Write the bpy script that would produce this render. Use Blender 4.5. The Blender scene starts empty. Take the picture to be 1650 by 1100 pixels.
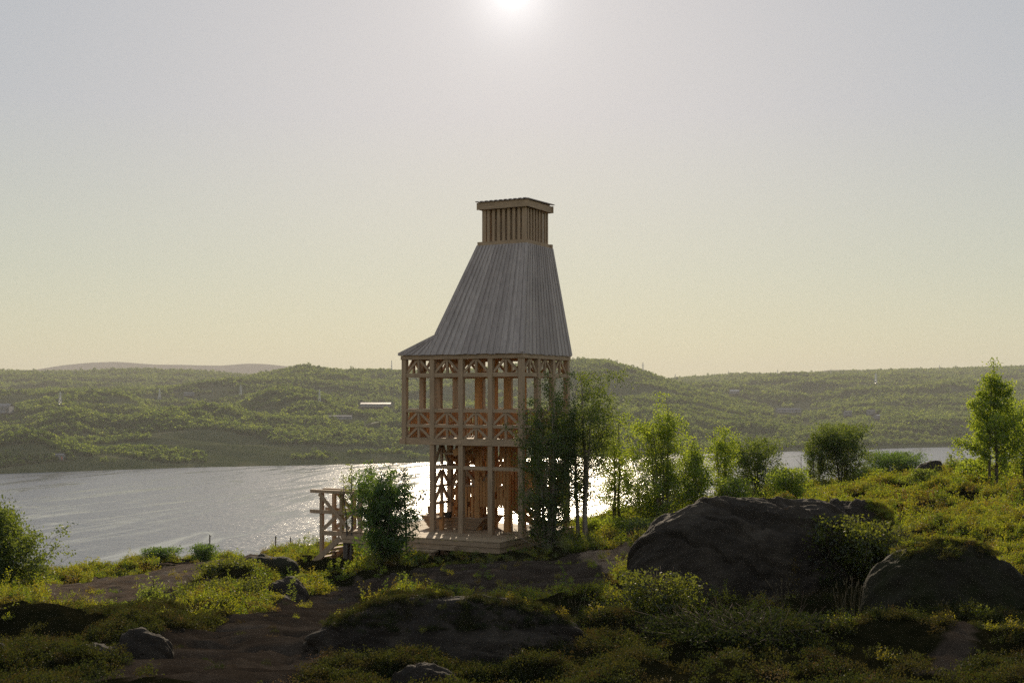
import bpy, math, random
import numpy as np
R = math.radians
F = 2000.0; CX = 825.0; HY = 640.0; ZC = 5.6       # focal length in photo pixels, column of the view axis, eye-level row, eye height
WATER = -74.4
SUN_EL = 18.15
sc = bpy.context.scene
col = sc.collection

# ---------------------------------------------------------------- camera
cam = bpy.data.cameras.new('camera'); co = bpy.data.objects.new('camera', cam); col.objects.link(co)
cam.sensor_width = 36.0; cam.lens = 36.0 * F / 1650.0
cam.shift_y = 90.0 / 1650.0
cam.clip_start = 0.1; cam.clip_end = 60000
co.location = (0, 0, ZC); co.rotation_euler = (R(90), 0, 0)
sc.camera = co

# ---------------------------------------------------------------- world, sun, exposure
w = bpy.data.worlds.new("World"); sc.world = w; w.use_nodes = True
nt = w.node_tree; nt.nodes.clear()
sky = nt.nodes.new('ShaderNodeTexSky'); sky.sky_type = 'NISHITA'; sky.sun_disc = False
sky.sun_elevation = R(SUN_EL); sky.sun_rotation = 0.0
sky.altitude = 80; sky.air_density = 1.0; sky.dust_density = 0.4; sky.ozone_density = 1.6
bg = nt.nodes.new('ShaderNodeBackground'); bg.inputs['Strength'].default_value = 0.12
out = nt.nodes.new('ShaderNodeOutputWorld')
# the photograph's compressed tone range: gamma on the sky's light, then a little saturation
gm = nt.nodes.new('ShaderNodeGamma'); gm.inputs[1].default_value = 0.17
hs = nt.nodes.new('ShaderNodeHueSaturation'); hs.inputs['Saturation'].default_value = 1.7; hs.inputs['Value'].default_value = 3.0
nt.links.new(sky.outputs[0], gm.inputs[0]); nt.links.new(gm.outputs[0], hs.inputs['Color'])
# air near the horizon is yellower, the upper air faintly lilac
tc2 = nt.nodes.new('ShaderNodeTexCoord'); n2_ = nt.nodes.new('ShaderNodeVectorMath'); n2_.operation = 'NORMALIZE'; nt.links.new(tc2.outputs['Generated'], n2_.inputs[0])
sx_ = nt.nodes.new('ShaderNodeSeparateXYZ'); nt.links.new(n2_.outputs[0], sx_.inputs[0])
rp_ = nt.nodes.new('ShaderNodeValToRGB'); nt.links.new(sx_.outputs[2], rp_.inputs[0])
for e_, (p_, c_) in zip([rp_.color_ramp.elements[0], rp_.color_ramp.elements[1], rp_.color_ramp.elements.new(.10), rp_.color_ramp.elements.new(.22)],
                        [(0.0, (1.17, 1.14, .80, 1)), (0.5, (.95, .97, 1.05, 1)), (.10, (1.07, 1.07, .89, 1)), (.22, (1.03, 1.0, .99, 1))]): e_.position = p_; e_.color = c_
tm_ = nt.nodes.new('ShaderNodeVectorMath'); tm_.operation = 'MULTIPLY'; nt.links.new(hs.outputs[0], tm_.inputs[0]); nt.links.new(rp_.outputs[0], tm_.inputs[1])
# aureole round the sun
tcw = nt.nodes.new('ShaderNodeTexCoord'); dt = nt.nodes.new('ShaderNodeVectorMath'); dt.operation = 'DOT_PRODUCT'
dt.inputs[1].default_value = (0, math.cos(R(SUN_EL)), math.sin(R(SUN_EL)))
nrm = nt.nodes.new('ShaderNodeVectorMath'); nrm.operation = 'NORMALIZE'
nt.links.new(tcw.outputs['Generated'], nrm.inputs[0]); nt.links.new(nrm.outputs[0], dt.inputs[0])
acc_ = None
for pw, st_, cc_ in ((30000, 5.0, (1, .98, .95)), (2500, 2.4, (1, .97, .95)), (450, 0.9, (1, .96, .95)), (30, 0.6, (1.0, .90, .97))):
    p_ = nt.nodes.new('ShaderNodeMath'); p_.operation = 'POWER'; p_.use_clamp = True; p_.inputs[1].default_value = pw; nt.links.new(dt.outputs['Value'], p_.inputs[0])
    v_ = nt.nodes.new('ShaderNodeVectorMath'); v_.operation = 'SCALE'; v_.inputs[0].default_value = tuple(st_ * q for q in cc_); nt.links.new(p_.outputs[0], v_.inputs['Scale'])
    if acc_ is None: acc_ = v_.outputs[0]
    else:
        ad_ = nt.nodes.new('ShaderNodeVectorMath'); ad_.operation = 'ADD'; nt.links.new(acc_, ad_.inputs[0]); nt.links.new(v_.outputs[0], ad_.inputs[1]); acc_ = ad_.outputs[0]
ad_ = nt.nodes.new('ShaderNodeVectorMath'); ad_.operation = 'ADD'; nt.links.new(acc_, ad_.inputs[0]); nt.links.new(tm_.outputs[0], ad_.inputs[1])
nt.links.new(ad_.outputs[0], bg.inputs['Color']); nt.links.new(bg.outputs[0], out.inputs['Surface'])
sun = bpy.data.lights.new('sun', 'SUN'); so = bpy.data.objects.new('sun', sun); col.objects.link(so)
sun.energy = 3.9; sun.angle = R(0.53); sun.color = (1.0, 0.83, 0.60)
so.rotation_euler = (-R(90 - SUN_EL), 0, 0)
so.location = (0, 60, 40)
w.cycles.sampling_method = 'MANUAL'; w.cycles.sample_map_resolution = 4096
sc.view_settings.view_transform = 'Standard'; sc.view_settings.look = 'None'
sc.view_settings.exposure = 0.12; sc.view_settings.gamma = 1.0
sc.view_settings.use_curve_mapping = False
cy = sc.cycles
cy.use_denoising = False
cy.max_bounces = 8; cy.diffuse_bounces = 4; cy.glossy_bounces = 3; cy.transmission_bounces = 4; cy.volume_bounces = 0
cy.transparent_max_bounces = 8; cy.sample_clamp_indirect = 4.0; cy.caustics_reflective = False; cy.caustics_refractive = False

# ---------------------------------------------------------------- noise
def _h(ix, iy, s):
    n = (ix.astype(np.int64) * 374761393 + iy.astype(np.int64) * 668265263 + s * 974634777) & 0xffffffff
    n = ((n ^ (n >> 13)) * 1274126177) & 0xffffffff
    n = ((n ^ (n >> 15)) * 2246822519) & 0xffffffff
    return ((n ^ (n >> 16)) & 0xffffff) / float(0xffffff)
def vn(x, y, s=0):
    x = np.asarray(x, float); y = np.asarray(y, float)
    ix = np.floor(x); iy = np.floor(y); fx = x - ix; fy = y - iy
    fx = fx * fx * fx * (fx * (fx * 6 - 15) + 10); fy = fy * fy * fy * (fy * (fy * 6 - 15) + 10)
    a = _h(ix, iy, s); b = _h(ix + 1, iy, s); c = _h(ix, iy + 1, s); d = _h(ix + 1, iy + 1, s)
    return (a + (b - a) * fx) * (1 - fy) + (c + (d - c) * fx) * fy      # 0..1
def fbm(x, y, s=0, o=4, g=0.5):
    t = 0; a = 1; n = 0
    for i in range(o):
        t = t + a * vn(x * 2 ** i + 13.7 * i, y * 2 ** i - 7.3 * i, s + i); n += a; a *= g
    return t / n * 2 - 1                                                 # -1..1

# ---------------------------------------------------------------- mesh helpers
def fast_mesh(name, V, Q):
    V = np.asarray(V, np.float32).reshape(-1, 3); Q = np.asarray(Q, np.int32)
    k = Q.shape[1]; m = bpy.data.meshes.new(name)
    m.vertices.add(len(V)); m.vertices.foreach_set('co', V.ravel())
    m.loops.add(Q.size); m.loops.foreach_set('vertex_index', Q.ravel())
    m.polygons.add(len(Q)); m.polygons.foreach_set('loop_start', np.arange(0, Q.size, k, dtype=np.int32))
    m.update(calc_edges=True)
    return m
def smooth(m):
    m.polygons.foreach_set('use_smooth', np.ones(len(m.polygons), bool)); m.update()
def link(name, m, mat, parent=None):
    o = bpy.data.objects.new(name, m); col.objects.link(o)
    if mat is not None: m.materials.append(mat)
    if parent is not None: o.parent = parent
    return o
def tag(o, label=None, cat=None, group=None, kind=None):
    if label: o['label'] = label
    if cat: o['category'] = cat
    if group: o['group'] = group
    if kind: o['kind'] = kind
    return o
def empty(name, loc=(0, 0, 0), rz=0):
    o = bpy.data.objects.new(name, None); col.objects.link(o); o.empty_display_size = 0.3
    o.location = loc; o.rotation_euler = (0, 0, rz); return o

class MB:
    def __init__(s): s.v = []; s.f = []
    def hexa(s, p):
        n = len(s.v); s.v += [tuple(q) for q in p]
        s.f += [(n+3, n+2, n+1, n), (n+4, n+5, n+6, n+7), (n, n+1, n+5, n+4), (n+1, n+2, n+6, n+5), (n+2, n+3, n+7, n+6), (n+3, n, n+4, n+7)]
    def box(s, x0, x1, y0, y1, z0, z1):
        s.hexa([(x0, y0, z0), (x1, y0, z0), (x1, y1, z0), (x0, y1, z0), (x0, y0, z1), (x1, y0, z1), (x1, y1, z1), (x0, y1, z1)])
    def bar(s, a, b, wd, dp, up=(0, 0, 1)):
        a = np.array(a, float); b = np.array(b, float); d = b - a; d /= np.linalg.norm(d)
        up = np.array(up, float); sd = np.cross(d, up)
        if np.linalg.norm(sd) < 1e-5: sd = np.cross(d, (1, 0, 0))
        sd /= np.linalg.norm(sd); u = np.cross(sd, d)
        p = []
        for e in (a, b):
            for (i, j) in ((-1, -1), (1, -1), (1, 1), (-1, 1)): p.append(e + sd * wd / 2 * i + u * dp / 2 * j)
        s.hexa(p)
    def tube(s, pts, rad, n=6):
        pts = [np.array(p, float) for p in pts]; base = len(s.v)
        for i, p in enumerate(pts):
            d = pts[min(i + 1, len(pts) - 1)] - pts[max(i - 1, 0)]; d /= (np.linalg.norm(d) + 1e-9)
            a = np.cross(d, (0.3, 0.9, 0.1)); a /= np.linalg.norm(a); b = np.cross(d, a)
            for k in range(n):
                t = 2 * math.pi * k / n
                s.v.append(tuple(p + (a * math.cos(t) + b * math.sin(t)) * rad[i]))
        for i in range(len(pts) - 1):
            for k in range(n):
                s.f.append((base + i * n + k, base + i * n + (k + 1) % n, base + (i + 1) * n + (k + 1) % n, base + (i + 1) * n + k))
        s.f.append(tuple(base + k for k in range(n))[::-1]); s.f.append(tuple(base + (len(pts) - 1) * n + k for k in range(n)))
    def build(s, name, mat, parent=None, sm=False):
        m = bpy.data.meshes.new(name); m.from_pydata(s.v, [], s.f); m.update()
        if sm: smooth(m)
        return link(name, m, mat, parent)

# ---------------------------------------------------------------- materials
def mat_base(name):
    m = bpy.data.materials.new(name); m.use_nodes = True; t = m.node_tree; t.nodes.clear()
    o = t.nodes.new('ShaderNodeOutputMaterial'); return m, t, o
def N(t, ty, **k):
    n = t.nodes.new(ty)
    for a, b in k.items():
        if a.startswith('_'): setattr(n, a[1:], b)
        else: n.inputs[a.replace('__', ' ')].default_value = b
    return n
def ramp(t, fac, stops):
    r = t.nodes.new('ShaderNodeValToRGB'); cr = r.color_ramp
    while len(cr.elements) < len(stops): cr.elements.new(0.5)
    for e, (p, c) in zip(cr.elements, stops): e.position = p; e.color = (*c, 1)
    t.links.new(fac, r.inputs[0]); return r.outputs[0]
def mixc(t, fac, a, b, mode='MIX'):
    n = t.nodes.new('ShaderNodeMix'); n.data_type = 'RGBA'; n.blend_type = mode
    for s, v in ((n.inputs[0], fac), (n.inputs[6], a), (n.inputs[7], b)):
        if isinstance(v, (int, float)): s.default_value = v
        elif isinstance(v, tuple): s.default_value = (*v, 1)
        else: t.links.new(v, s)
    return n.outputs[2]

def mat_wood(name, c0, c1, rough=0.75, stretch=(9, 9, 0.7), streak=0.35):
    m, t, o = mat_base(name); L = t.links.new
    tc = N(t, 'ShaderNodeTexCoord'); mp = N(t, 'ShaderNodeMapping'); mp.inputs['Scale'].default_value = stretch
    L(tc.outputs['Object'], mp.inputs[0])
    n1 = N(t, 'ShaderNodeTexNoise', Scale=2.2, Detail=6.0, Roughness=0.6); L(mp.outputs[0], n1.inputs['Vector'])
    geo = N(t, 'ShaderNodeNewGeometry')
    base = ramp(t, geo.outputs['Random Per Island'], [(0, c0), (1, c1)])
    dark = ramp(t, n1.outputs['Fac'], [(0.3, (1 - streak,) * 3), (0.65, (1, 1, 1))])
    c = mixc(t, 1.0, base, dark, 'MULTIPLY')
    n2 = N(t, 'ShaderNodeTexNoise', Scale=1.3, Detail=3.0); L(tc.outputs['Object'], n2.inputs['Vector'])
    c = mixc(t, ramp(t, n2.outputs['Fac'], [(0.5, (0, 0, 0)), (0.72, (0.35,) * 3)]), c, tuple(x * 0.62 for x in c0))
    b = N(t, 'ShaderNodeBsdfPrincipled', Roughness=rough); b.inputs['Specular IOR Level'].default_value = 0.3
    L(c, b.inputs['Base Color'])
    bp = N(t, 'ShaderNodeBump', Strength=0.25, Distance=0.01); L(n1.outputs['Fac'], bp.inputs['Height']); L(bp.outputs[0], b.inputs['Normal'])
    L(b.outputs[0], o.inputs[0]); return m

def mat_leaf(name, ca, cb, tr=0.5, trc=None, gloss=0.04, per='island'):
    m, t, o = mat_base(name); L = t.links.new
    if per == 'island':
        g = N(t, 'ShaderNodeNewGeometry'); f = g.outputs['Random Per Island']
    else:
        g = N(t, 'ShaderNodeObjectInfo'); f = g.outputs['Random']
    stops = [(i / (len(ca) - 1), c) for i, c in enumerate(ca)]
    c = ramp(t, f, stops)
    ctr = ramp(t, f, [(i / (len(cb) - 1), c_) for i, c_ in enumerate(cb)])
    d = N(t, 'ShaderNodeBsdfDiffuse'); L(c, d.inputs[0])
    tl = N(t, 'ShaderNodeBsdfTranslucent'); L(ctr, tl.inputs[0])
    mx = N(t, 'ShaderNodeMixShader', Fac=tr); L(d.outputs[0], mx.inputs[1]); L(tl.outputs[0], mx.inputs[2])
    gl = N(t, 'ShaderNodeBsdfGlossy', Roughness=0.45); gl.inputs[0].default_value = (0.8, 0.8, 0.8, 1)
    m2 = N(t, 'ShaderNodeMixShader', Fac=gloss); L(mx.outputs[0], m2.inputs[1]); L(gl.outputs[0], m2.inputs[2])
    L(m2.outputs[0], o.inputs[0]); return m

def mat_plain(name, c, rough=0.8, metal=0.0, noise=0.25, scale=3.0, bump=0.0):
    m, t, o = mat_base(name); L = t.links.new
    tc = N(t, 'ShaderNodeTexCoord'); n = N(t, 'ShaderNodeTexNoise', Scale=scale, Detail=5.0); L(tc.outputs['Object'], n.inputs['Vector'])
    cc = ramp(t, n.outputs['Fac'], [(0.3, tuple(x * (1 - noise) for x in c)), (0.7, tuple(min(1, x * (1 + noise)) for x in c))])
    b = N(t, 'ShaderNodeBsdfPrincipled', Roughness=rough, Metallic=metal); L(cc, b.inputs['Base Color'])
    if bump:
        bp = N(t, 'ShaderNodeBump', Strength=bump, Distance=0.02); L(n.outputs['Fac'], bp.inputs['Height']); L(bp.outputs[0], b.inputs['Normal'])
    L(b.outputs[0], o.inputs[0]); return m

M_PINE = mat_wood('pine_timber', (0.45, 0.31, 0.195), (0.54, 0.375, 0.24))
M_PINE_H = mat_wood('pine_timber_level', (0.45, 0.31, 0.195), (0.54, 0.375, 0.24), stretch=(1.2, 1.2, 9))
M_PINE_LIT = mat_wood('pine_bounce_lit', (0.56, 0.28, 0.105), (0.68, 0.37, 0.15), streak=.25)  # interior pine: orange glow of bounced sunlight put into the wood colour
M_DECK = mat_wood('deck_board', (0.40, 0.28, 0.17), (0.52, 0.37, 0.23), stretch=(8, 0.8, 8))
M_ROOF = mat_wood('weathered_board', (0.42, 0.35, 0.325), (0.56, 0.475, 0.44), stretch=(7, 7, 0.5), streak=0.3)
M_BARK = mat_plain('bark', (0.13, 0.10, 0.08), 0.9, noise=0.4, scale=8)
M_BIRCH = mat_plain('birch_bark', (0.28, 0.22, 0.17), 0.85, noise=0.5, scale=14)
M_TWIG = mat_plain('twig', (0.09, 0.06, 0.04), 0.9)
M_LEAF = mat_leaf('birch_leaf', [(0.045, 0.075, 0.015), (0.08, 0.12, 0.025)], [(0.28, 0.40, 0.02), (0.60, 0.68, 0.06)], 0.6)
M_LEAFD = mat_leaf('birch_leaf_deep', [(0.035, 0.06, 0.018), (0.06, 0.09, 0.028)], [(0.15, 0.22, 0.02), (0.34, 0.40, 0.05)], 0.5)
M_WILLOW = mat_leaf('willow_leaf', [(0.045, 0.08, 0.025), (0.075, 0.12, 0.035)], [(0.13, 0.24, 0.02), (0.28, 0.40, 0.05)], 0.5)
M_WEED = mat_leaf('weed_leaf', [(0.05, 0.08, 0.015), (0.09, 0.11, 0.02)], [(0.24, 0.30, 0.02), (0.42, 0.50, 0.06)], 0.55)
M_COVER = mat_leaf('dwarf_shrub_leaf', [(0.05, 0.07, 0.018), (0.08, 0.09, 0.02), (0.09, 0.085, 0.02), (0.10, 0.06, 0.025)],
                   [(0.20, 0.29, 0.015), (0.42, 0.48, 0.02), (0.46, 0.44, 0.02), (0.26, 0.17, 0.02)], 0.5, per='object')
M_COVER_DIM = mat_leaf('dwarf_shrub_leaf_dimmed', [(0.018, 0.024, 0.010), (0.030, 0.034, 0.012), (0.040, 0.034, 0.014)], [(0.045, 0.06, 0.010), (0.10, 0.11, 0.015), (0.085, 0.055, 0.015)], 0.4, gloss=0.015, per='object')  # foreground gloom put into the leaf colour of the near and left shrubs
M_BERRY = mat_leaf('berry_leaf', [(0.025, 0.035, 0.012), (0.045, 0.055, 0.016)], [(0.15, 0.18, 0.015), (0.32, 0.34, 0.03)], 0.5)
M_HEATH = mat_leaf('heath_leaf', [(0.05, 0.045, 0.02), (0.10, 0.06, 0.03)], [(0.18, 0.14, 0.04), (0.26, 0.14, 0.05)], 0.4, per='object')
M_GRASS = mat_leaf('grass_blade', [(0.07, 0.09, 0.02), (0.12, 0.11, 0.04)], [(0.25, 0.30, 0.04), (0.38, 0.34, 0.10)], 0.45, per='object')
M_DRY = mat_leaf('dry_grass', [(0.14, 0.11, 0.06), (0.18, 0.14, 0.08)], [(0.16, 0.13, 0.06), (0.20, 0.16, 0.08)], 0.4)
M_FOREST = mat_leaf('forest_leaf', [(0.035, 0.055, 0.018), (0.055, 0.085, 0.022), (0.075, 0.10, 0.03)],
                    [(0.11, 0.18, 0.02), (0.25, 0.34, 0.035), (0.44, 0.52, 0.06)], 0.5, gloss=0.02, per='object')

def mat_ground():
    m, t, o = mat_base('soil'); L = t.links.new
    tc = N(t, 'ShaderNodeTexCoord')
    at = t.nodes.new('ShaderNodeAttribute'); at.attribute_name = 'veg'
    n1 = N(t, 'ShaderNodeTexNoise', Scale=1.1, Detail=8.0, Roughness=0.65); L(tc.outputs['Object'], n1.inputs['Vector'])
    n2 = N(t, 'ShaderNodeTexNoise', Scale=9.0, Detail=6.0, Roughness=0.7); L(tc.outputs['Object'], n2.inputs['Vector'])
    n3 = N(t, 'ShaderNodeTexNoise', Scale=60.0, Detail=3.0, Roughness=0.6); L(tc.outputs['Object'], n3.inputs['Vector'])
    dirt = ramp(t, n1.outputs['Fac'], [(0.3, (0.065, 0.049, 0.036)), (0.5, (0.13, 0.098, 0.072)), (0.7, (0.22, 0.172, 0.13))])
    dirt = mixc(t, ramp(t, n3.outputs['Fac'], [(0.35, (0.5,) * 3), (0.6, (0, 0, 0))]), dirt, (0.06, 0.04, 0.03))
    pa_ = t.nodes.new('ShaderNodeAttribute'); pa_.attribute_name = 'pale'
    dirt = mixc(t, pa_.outputs['Fac'], dirt, ramp(t, n1.outputs['Fac'], [(0.3, (0.20, 0.14, 0.095)), (0.5, (0.38, 0.27, 0.185)), (0.7, (0.52, 0.39, 0.28))]))  # sunlight on this dirt is put into the colour as a lighter mix
    moss = ramp(t, n2.outputs['Fac'], [(0.3, (0.022, 0.022, 0.010)), (0.55, (0.04, 0.036, 0.016)), (0.8, (0.07, 0.05, 0.025))])
    c = mixc(t, at.outputs['Fac'], dirt, moss)
    b = N(t, 'ShaderNodeBsdfDiffuse', Roughness=0.6); L(c, b.inputs[0])
    ad = N(t, 'ShaderNodeMath', _operation='ADD'); L(n2.outputs['Fac'], ad.inputs[0]); L(n3.outputs['Fac'], ad.inputs[1])
    bp = N(t, 'ShaderNodeBump', Strength=1.0, Distance=0.14); L(ad.outputs[0], bp.inputs['Height']); L(bp.outputs[0], b.inputs['Normal'])
    L(b.outputs[0], o.inputs[0]); return m
def mat_rock(name='granite', moss=0.0):
    m, t, o = mat_base(name); L = t.links.new
    tc = N(t, 'ShaderNodeTexCoord'); ge = N(t, 'ShaderNodeNewGeometry')
    n1 = N(t, 'ShaderNodeTexNoise', Scale=1.6, Detail=9.0, Roughness=0.65); L(tc.outputs['Object'], n1.inputs['Vector'])
    mp = N(t, 'ShaderNodeMapping'); mp.inputs['Scale'].default_value = (1.0, 1.0, 2.2); mp.inputs['Rotation'].default_value = (0.1, 0.25, 0)
    L(tc.outputs['Object'], mp.inputs[0])
    n2 = N(t, 'ShaderNodeTexNoise', Scale=4.0, Detail=9.0, Roughness=0.72, Distortion=0.2); L(mp.outputs[0], n2.inputs['Vector'])
    n3 = N(t, 'ShaderNodeTexNoise', Scale=45.0, Detail=4.0); L(tc.outputs['Object'], n3.inputs['Vector'])
    c = ramp(t, n1.outputs['Fac'], [(0.3, (0.028, 0.021, 0.016)), (0.5, (0.055, 0.042, 0.031)), (0.7, (0.11, 0.085, 0.062))])
    c = mixc(t, ramp(t, n3.outputs['Fac'], [(0.4, (0.45,) * 3), (0.6, (0, 0, 0))]), c, (0.06, 0.055, 0.05))
    if moss:
        c = mixc(t, ramp(t, n1.outputs['Fac'], [(0.5 - moss * 0.2, (0, 0, 0)), (0.62, (1, 1, 1))]), c, (0.03, 0.032, 0.014))
    b = N(t, 'ShaderNodeBsdfPrincipled', Roughness=0.75); b.inputs['Specular IOR Level'].default_value = 0.05; L(c, b.inputs['Base Color'])
    bp = N(t, 'ShaderNodeBump', Strength=0.9, Distance=0.08); L(n2.outputs['Fac'], bp.inputs['Height'])
    bq = N(t, 'ShaderNodeBump', Strength=0.9, Distance=0.03); L(n3.outputs['Fac'], bq.inputs['Height']); L(bp.outputs[0], bq.inputs['Normal'])
    L(bq.outputs[0], b.inputs['Normal']); L(b.outputs[0], o.inputs[0]); return m
M_GROUND = mat_ground(); M_ROCK = mat_rock(); M_ROCKM = mat_rock('mossy_granite', 1.0)

def mat_water():
    m, t, o = mat_base('fjord_water'); L = t.links.new
    tc = N(t, 'ShaderNodeTexCoord')
    def noise(scale, sx, sy, rot=0, det=4.0, dist=0.0, rg=0.55):
        mp = N(t, 'ShaderNodeMapping'); mp.inputs['Scale'].default_value = (sx, sy, 1); mp.inputs['Rotation'].default_value = (0, 0, R(rot))
        L(tc.outputs['Object'], mp.inputs[0])
        n = N(t, 'ShaderNodeTexNoise', Scale=scale, Detail=det, Distortion=dist, Roughness=rg); L(mp.outputs[0], n.inputs['Vector']); return n.outputs['Fac']
    waves = noise(0.30, 1, 1.3, 12, 5.0); swell = noise(0.06, 1, 2.2, 8, 3.0)
    mr_ = N(t, 'ShaderNodeMapping'); mr_.inputs['Rotation'].default_value = (0, 0, R(16)); ms_ = N(t, 'ShaderNodeMapping'); ms_.inputs['Scale'].default_value = (0.016, 0.0022, 1)
    L(tc.outputs['Object'], mr_.inputs[0]); L(mr_.outputs[0], ms_.inputs[0])
    sn_ = N(t, 'ShaderNodeTexNoise', Scale=1.0, Detail=4.0, Distortion=0.7, Roughness=0.5); L(ms_.outputs[0], sn_.inputs['Vector']); slick = sn_.outputs['Fac']
    sl = ramp(t, slick, [(0.455, (0, 0, 0)), (0.48, (1, 1, 1)), (0.51, (0.1,) * 3), (0.58, (0.0,) * 3), (0.605, (0.8,) * 3), (0.64, (0, 0, 0))])
    b = N(t, 'ShaderNodeBsdfPrincipled'); L(mixc(t, sl, (0.15, 0.16, 0.185), (0.27, 0.27, 0.28)), b.inputs['Base Color']); b.inputs['IOR'].default_value = 1.33
    rr = N(t, 'ShaderNodeMapRange'); rr.inputs[3].default_value = 0.27; rr.inputs[4].default_value = 0.12; L(sl, rr.inputs[0]); L(rr.outputs[0], b.inputs['Roughness'])
    st = N(t, 'ShaderNodeMapRange'); st.inputs[3].default_value = 1.0; st.inputs[4].default_value = 0.03; L(sl, st.inputs[0])
    ad = N(t, 'ShaderNodeMath', _operation='MULTIPLY_ADD'); L(swell, ad.inputs[0]); ad.inputs[1].default_value = 1.6; L(waves, ad.inputs[2])
    bp = N(t, 'ShaderNodeBump', Distance=0.7); L(st.outputs[0], bp.inputs['Strength']); L(ad.outputs[0], bp.inputs['Height']); L(bp.outputs[0], b.inputs['Normal'])
    L(b.outputs[0], o.inputs[0]); return m

# ---------------------------------------------------------------- near ground
PX = [-1500, -300, 0, 200, 400, 560, 700, 850, 950, 1050, 1200, 1350, 1500, 1650, 2000, 3200]
YL = [5.0, 7.4, 10, 14, 20, 28, 36, 44, 52, 62]
TB = [
 [1300, 1200, 1120, 1052, 1012, 985, 970, 958, 955, 955],
 [1300, 1200, 1120, 1052, 1012, 985, 970, 958, 952, 952],
 [1300, 1200, 1120, 1050, 1006, 976, 960, 950, 942, 936],
 [1300, 1200, 1120, 1048, 1004, 973, 953, 938, 926, 914],
 [1300, 1200, 1118, 1045, 998, 966, 942, 922, 906, 888],
 [1300, 1210, 1132, 1050, 994, 962, 938, 917, 895, 868],
 [1300, 1220, 1150, 1066, 990, 950, 926, 906, 884, 862],
 [1300, 1220, 1150, 1066, 984, 938, 915, 897, 876, 856],
 [1300, 1215, 1142, 1055, 984, 934, 905, 886, 862, 838],
 [1300, 1215, 1138, 1052, 998, 926, 890, 862, 840, 826],
 [1300, 1215, 1135, 1052, 1000, 912, 860, 832, 812, 802],
 [1300, 1210, 1128, 1042, 945, 880, 838, 810, 793, 783],
 [1300, 1210, 1122, 1040, 948, 862, 818, 792, 776, 766],
 [1300, 1205, 1115, 1030, 930, 850, 806, 781, 765, 757],
 [1290, 1190, 1100, 1010, 915, 840, 800, 775, 760, 752],
 [1290, 1190, 1100, 1010, 915, 840, 800, 775, 760, 752]]
_gp = np.arange(-1500, 3201, 20.0); _gl = np.arange(math.log(5.0), math.log(62.0) + 0.001, 0.03)
_row = np.array([np.interp(_gl, np.log(YL), r) for r in TB])
_tab = np.array([np.interp(_gp, PX, _row[:, j]) for j in range(len(_gl))]).T
def _blur(a, n, ax):
    p = np.concatenate([np.take(a, [0] * n, ax), a, np.take(a, [-1] * n, ax)], ax); c = np.cumsum(p, ax)
    s = a.shape[ax]
    hi = np.take(c, range(2 * n, 2 * n + s), ax); lo = np.concatenate([np.zeros_like(np.take(c, [0], ax)), np.take(c, range(0, s - 1), ax)], ax)
    return (hi - lo) / (2 * n + 1)
for _ in range(2): _tab = _blur(_blur(_tab, 3, 0), 3, 1)
BARE = [
 [(60, 945), (200, 925), (420, 890), (445, 905), (360, 940), (310, 965), (255, 1005), (160, 985), (70, 985)],
 [(90, 1130), (200, 1075), (380, 1010), (480, 965), (560, 945), (690, 918), (880, 903), (1010, 882), (1030, 900), (1000, 925), (930, 955), (820, 968), (720, 960), (600, 990), (540, 1020), (470, 1130)],
 [(1480, 1110), (1500, 1060), (1535, 1030), (1560, 1035), (1555, 1110)],
]
def inpoly(px, py, P):
    c = np.zeros(px.shape, bool); n = len(P)
    for i in range(n):
        x0, y0 = P[i]; x1, y1 = P[(i + 1) % n]
        if y0 == y1: continue
        c ^= ((y0 > py) != (y1 > py)) & (px < (x1 - x0) * (py - y0) / (y1 - y0) + x0)
    return c
TOWER_C = (0.34, 45.0); TOWER_A = math.atan2(0.881, 0.473); B_ = 1.255
ca, sa = math.cos(TOWER_A), math.sin(TOWER_A)
def tloc(x, y):                                       # world -> tower (v, u) metres
    dx = x - TOWER_C[0]; dy = y - TOWER_C[1]
    return dx * ca + dy * sa, -dx * sa + dy * ca
def tworld(v, u): return TOWER_C[0] + v * ca - u * sa, TOWER_C[1] + v * sa + u * ca
def gbase(x, y):
    x = np.asarray(x, float); y = np.asarray(y, float)
    Y = np.clip(y, 5.0, 62.0); px = np.clip(CX + F * x / np.maximum(y, 5.0), -1499, 3179)
    a = (px + 1500) / 20.0; b = np.minimum((np.log(Y) - _gl[0]) / 0.03, len(_gl) - 1.001)
    i = a.astype(int); j = b.astype(int); fa = a - i; fb = b - j
    py = (_tab[i, j] * (1 - fa) + _tab[i + 1, j] * fa) * (1 - fb) + (_tab[i, j + 1] * (1 - fa) + _tab[i + 1, j + 1] * fa) * fb
    z = ZC - (py - HY) / F * Y
    d = np.maximum(y - 62.0, 0)
    z = z - 0.16 * d - 0.20 * np.minimum(d, d * d / 24.0)
    return np.maximum(z, WATER - 6), px, py
def vegmask(x, y, px, py):
    wob = fbm(x * 0.9, y * 0.9, 51, 3) * 14 * np.clip(20 / np.maximum(y, 5), 0.4, 1.6)
    v = np.ones(np.shape(x))
    for P in BARE: v = np.where(inpoly(px + wob, py + wob * 0.6, P) & (y < 70), 0.0, v)
    lv, lu = tloc(x, y)
    v = np.where((lv > -2.3) & (lv < 4.6) & (lu > -0.6) & (lu < 8.4), 0.0, v)
    return v
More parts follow.
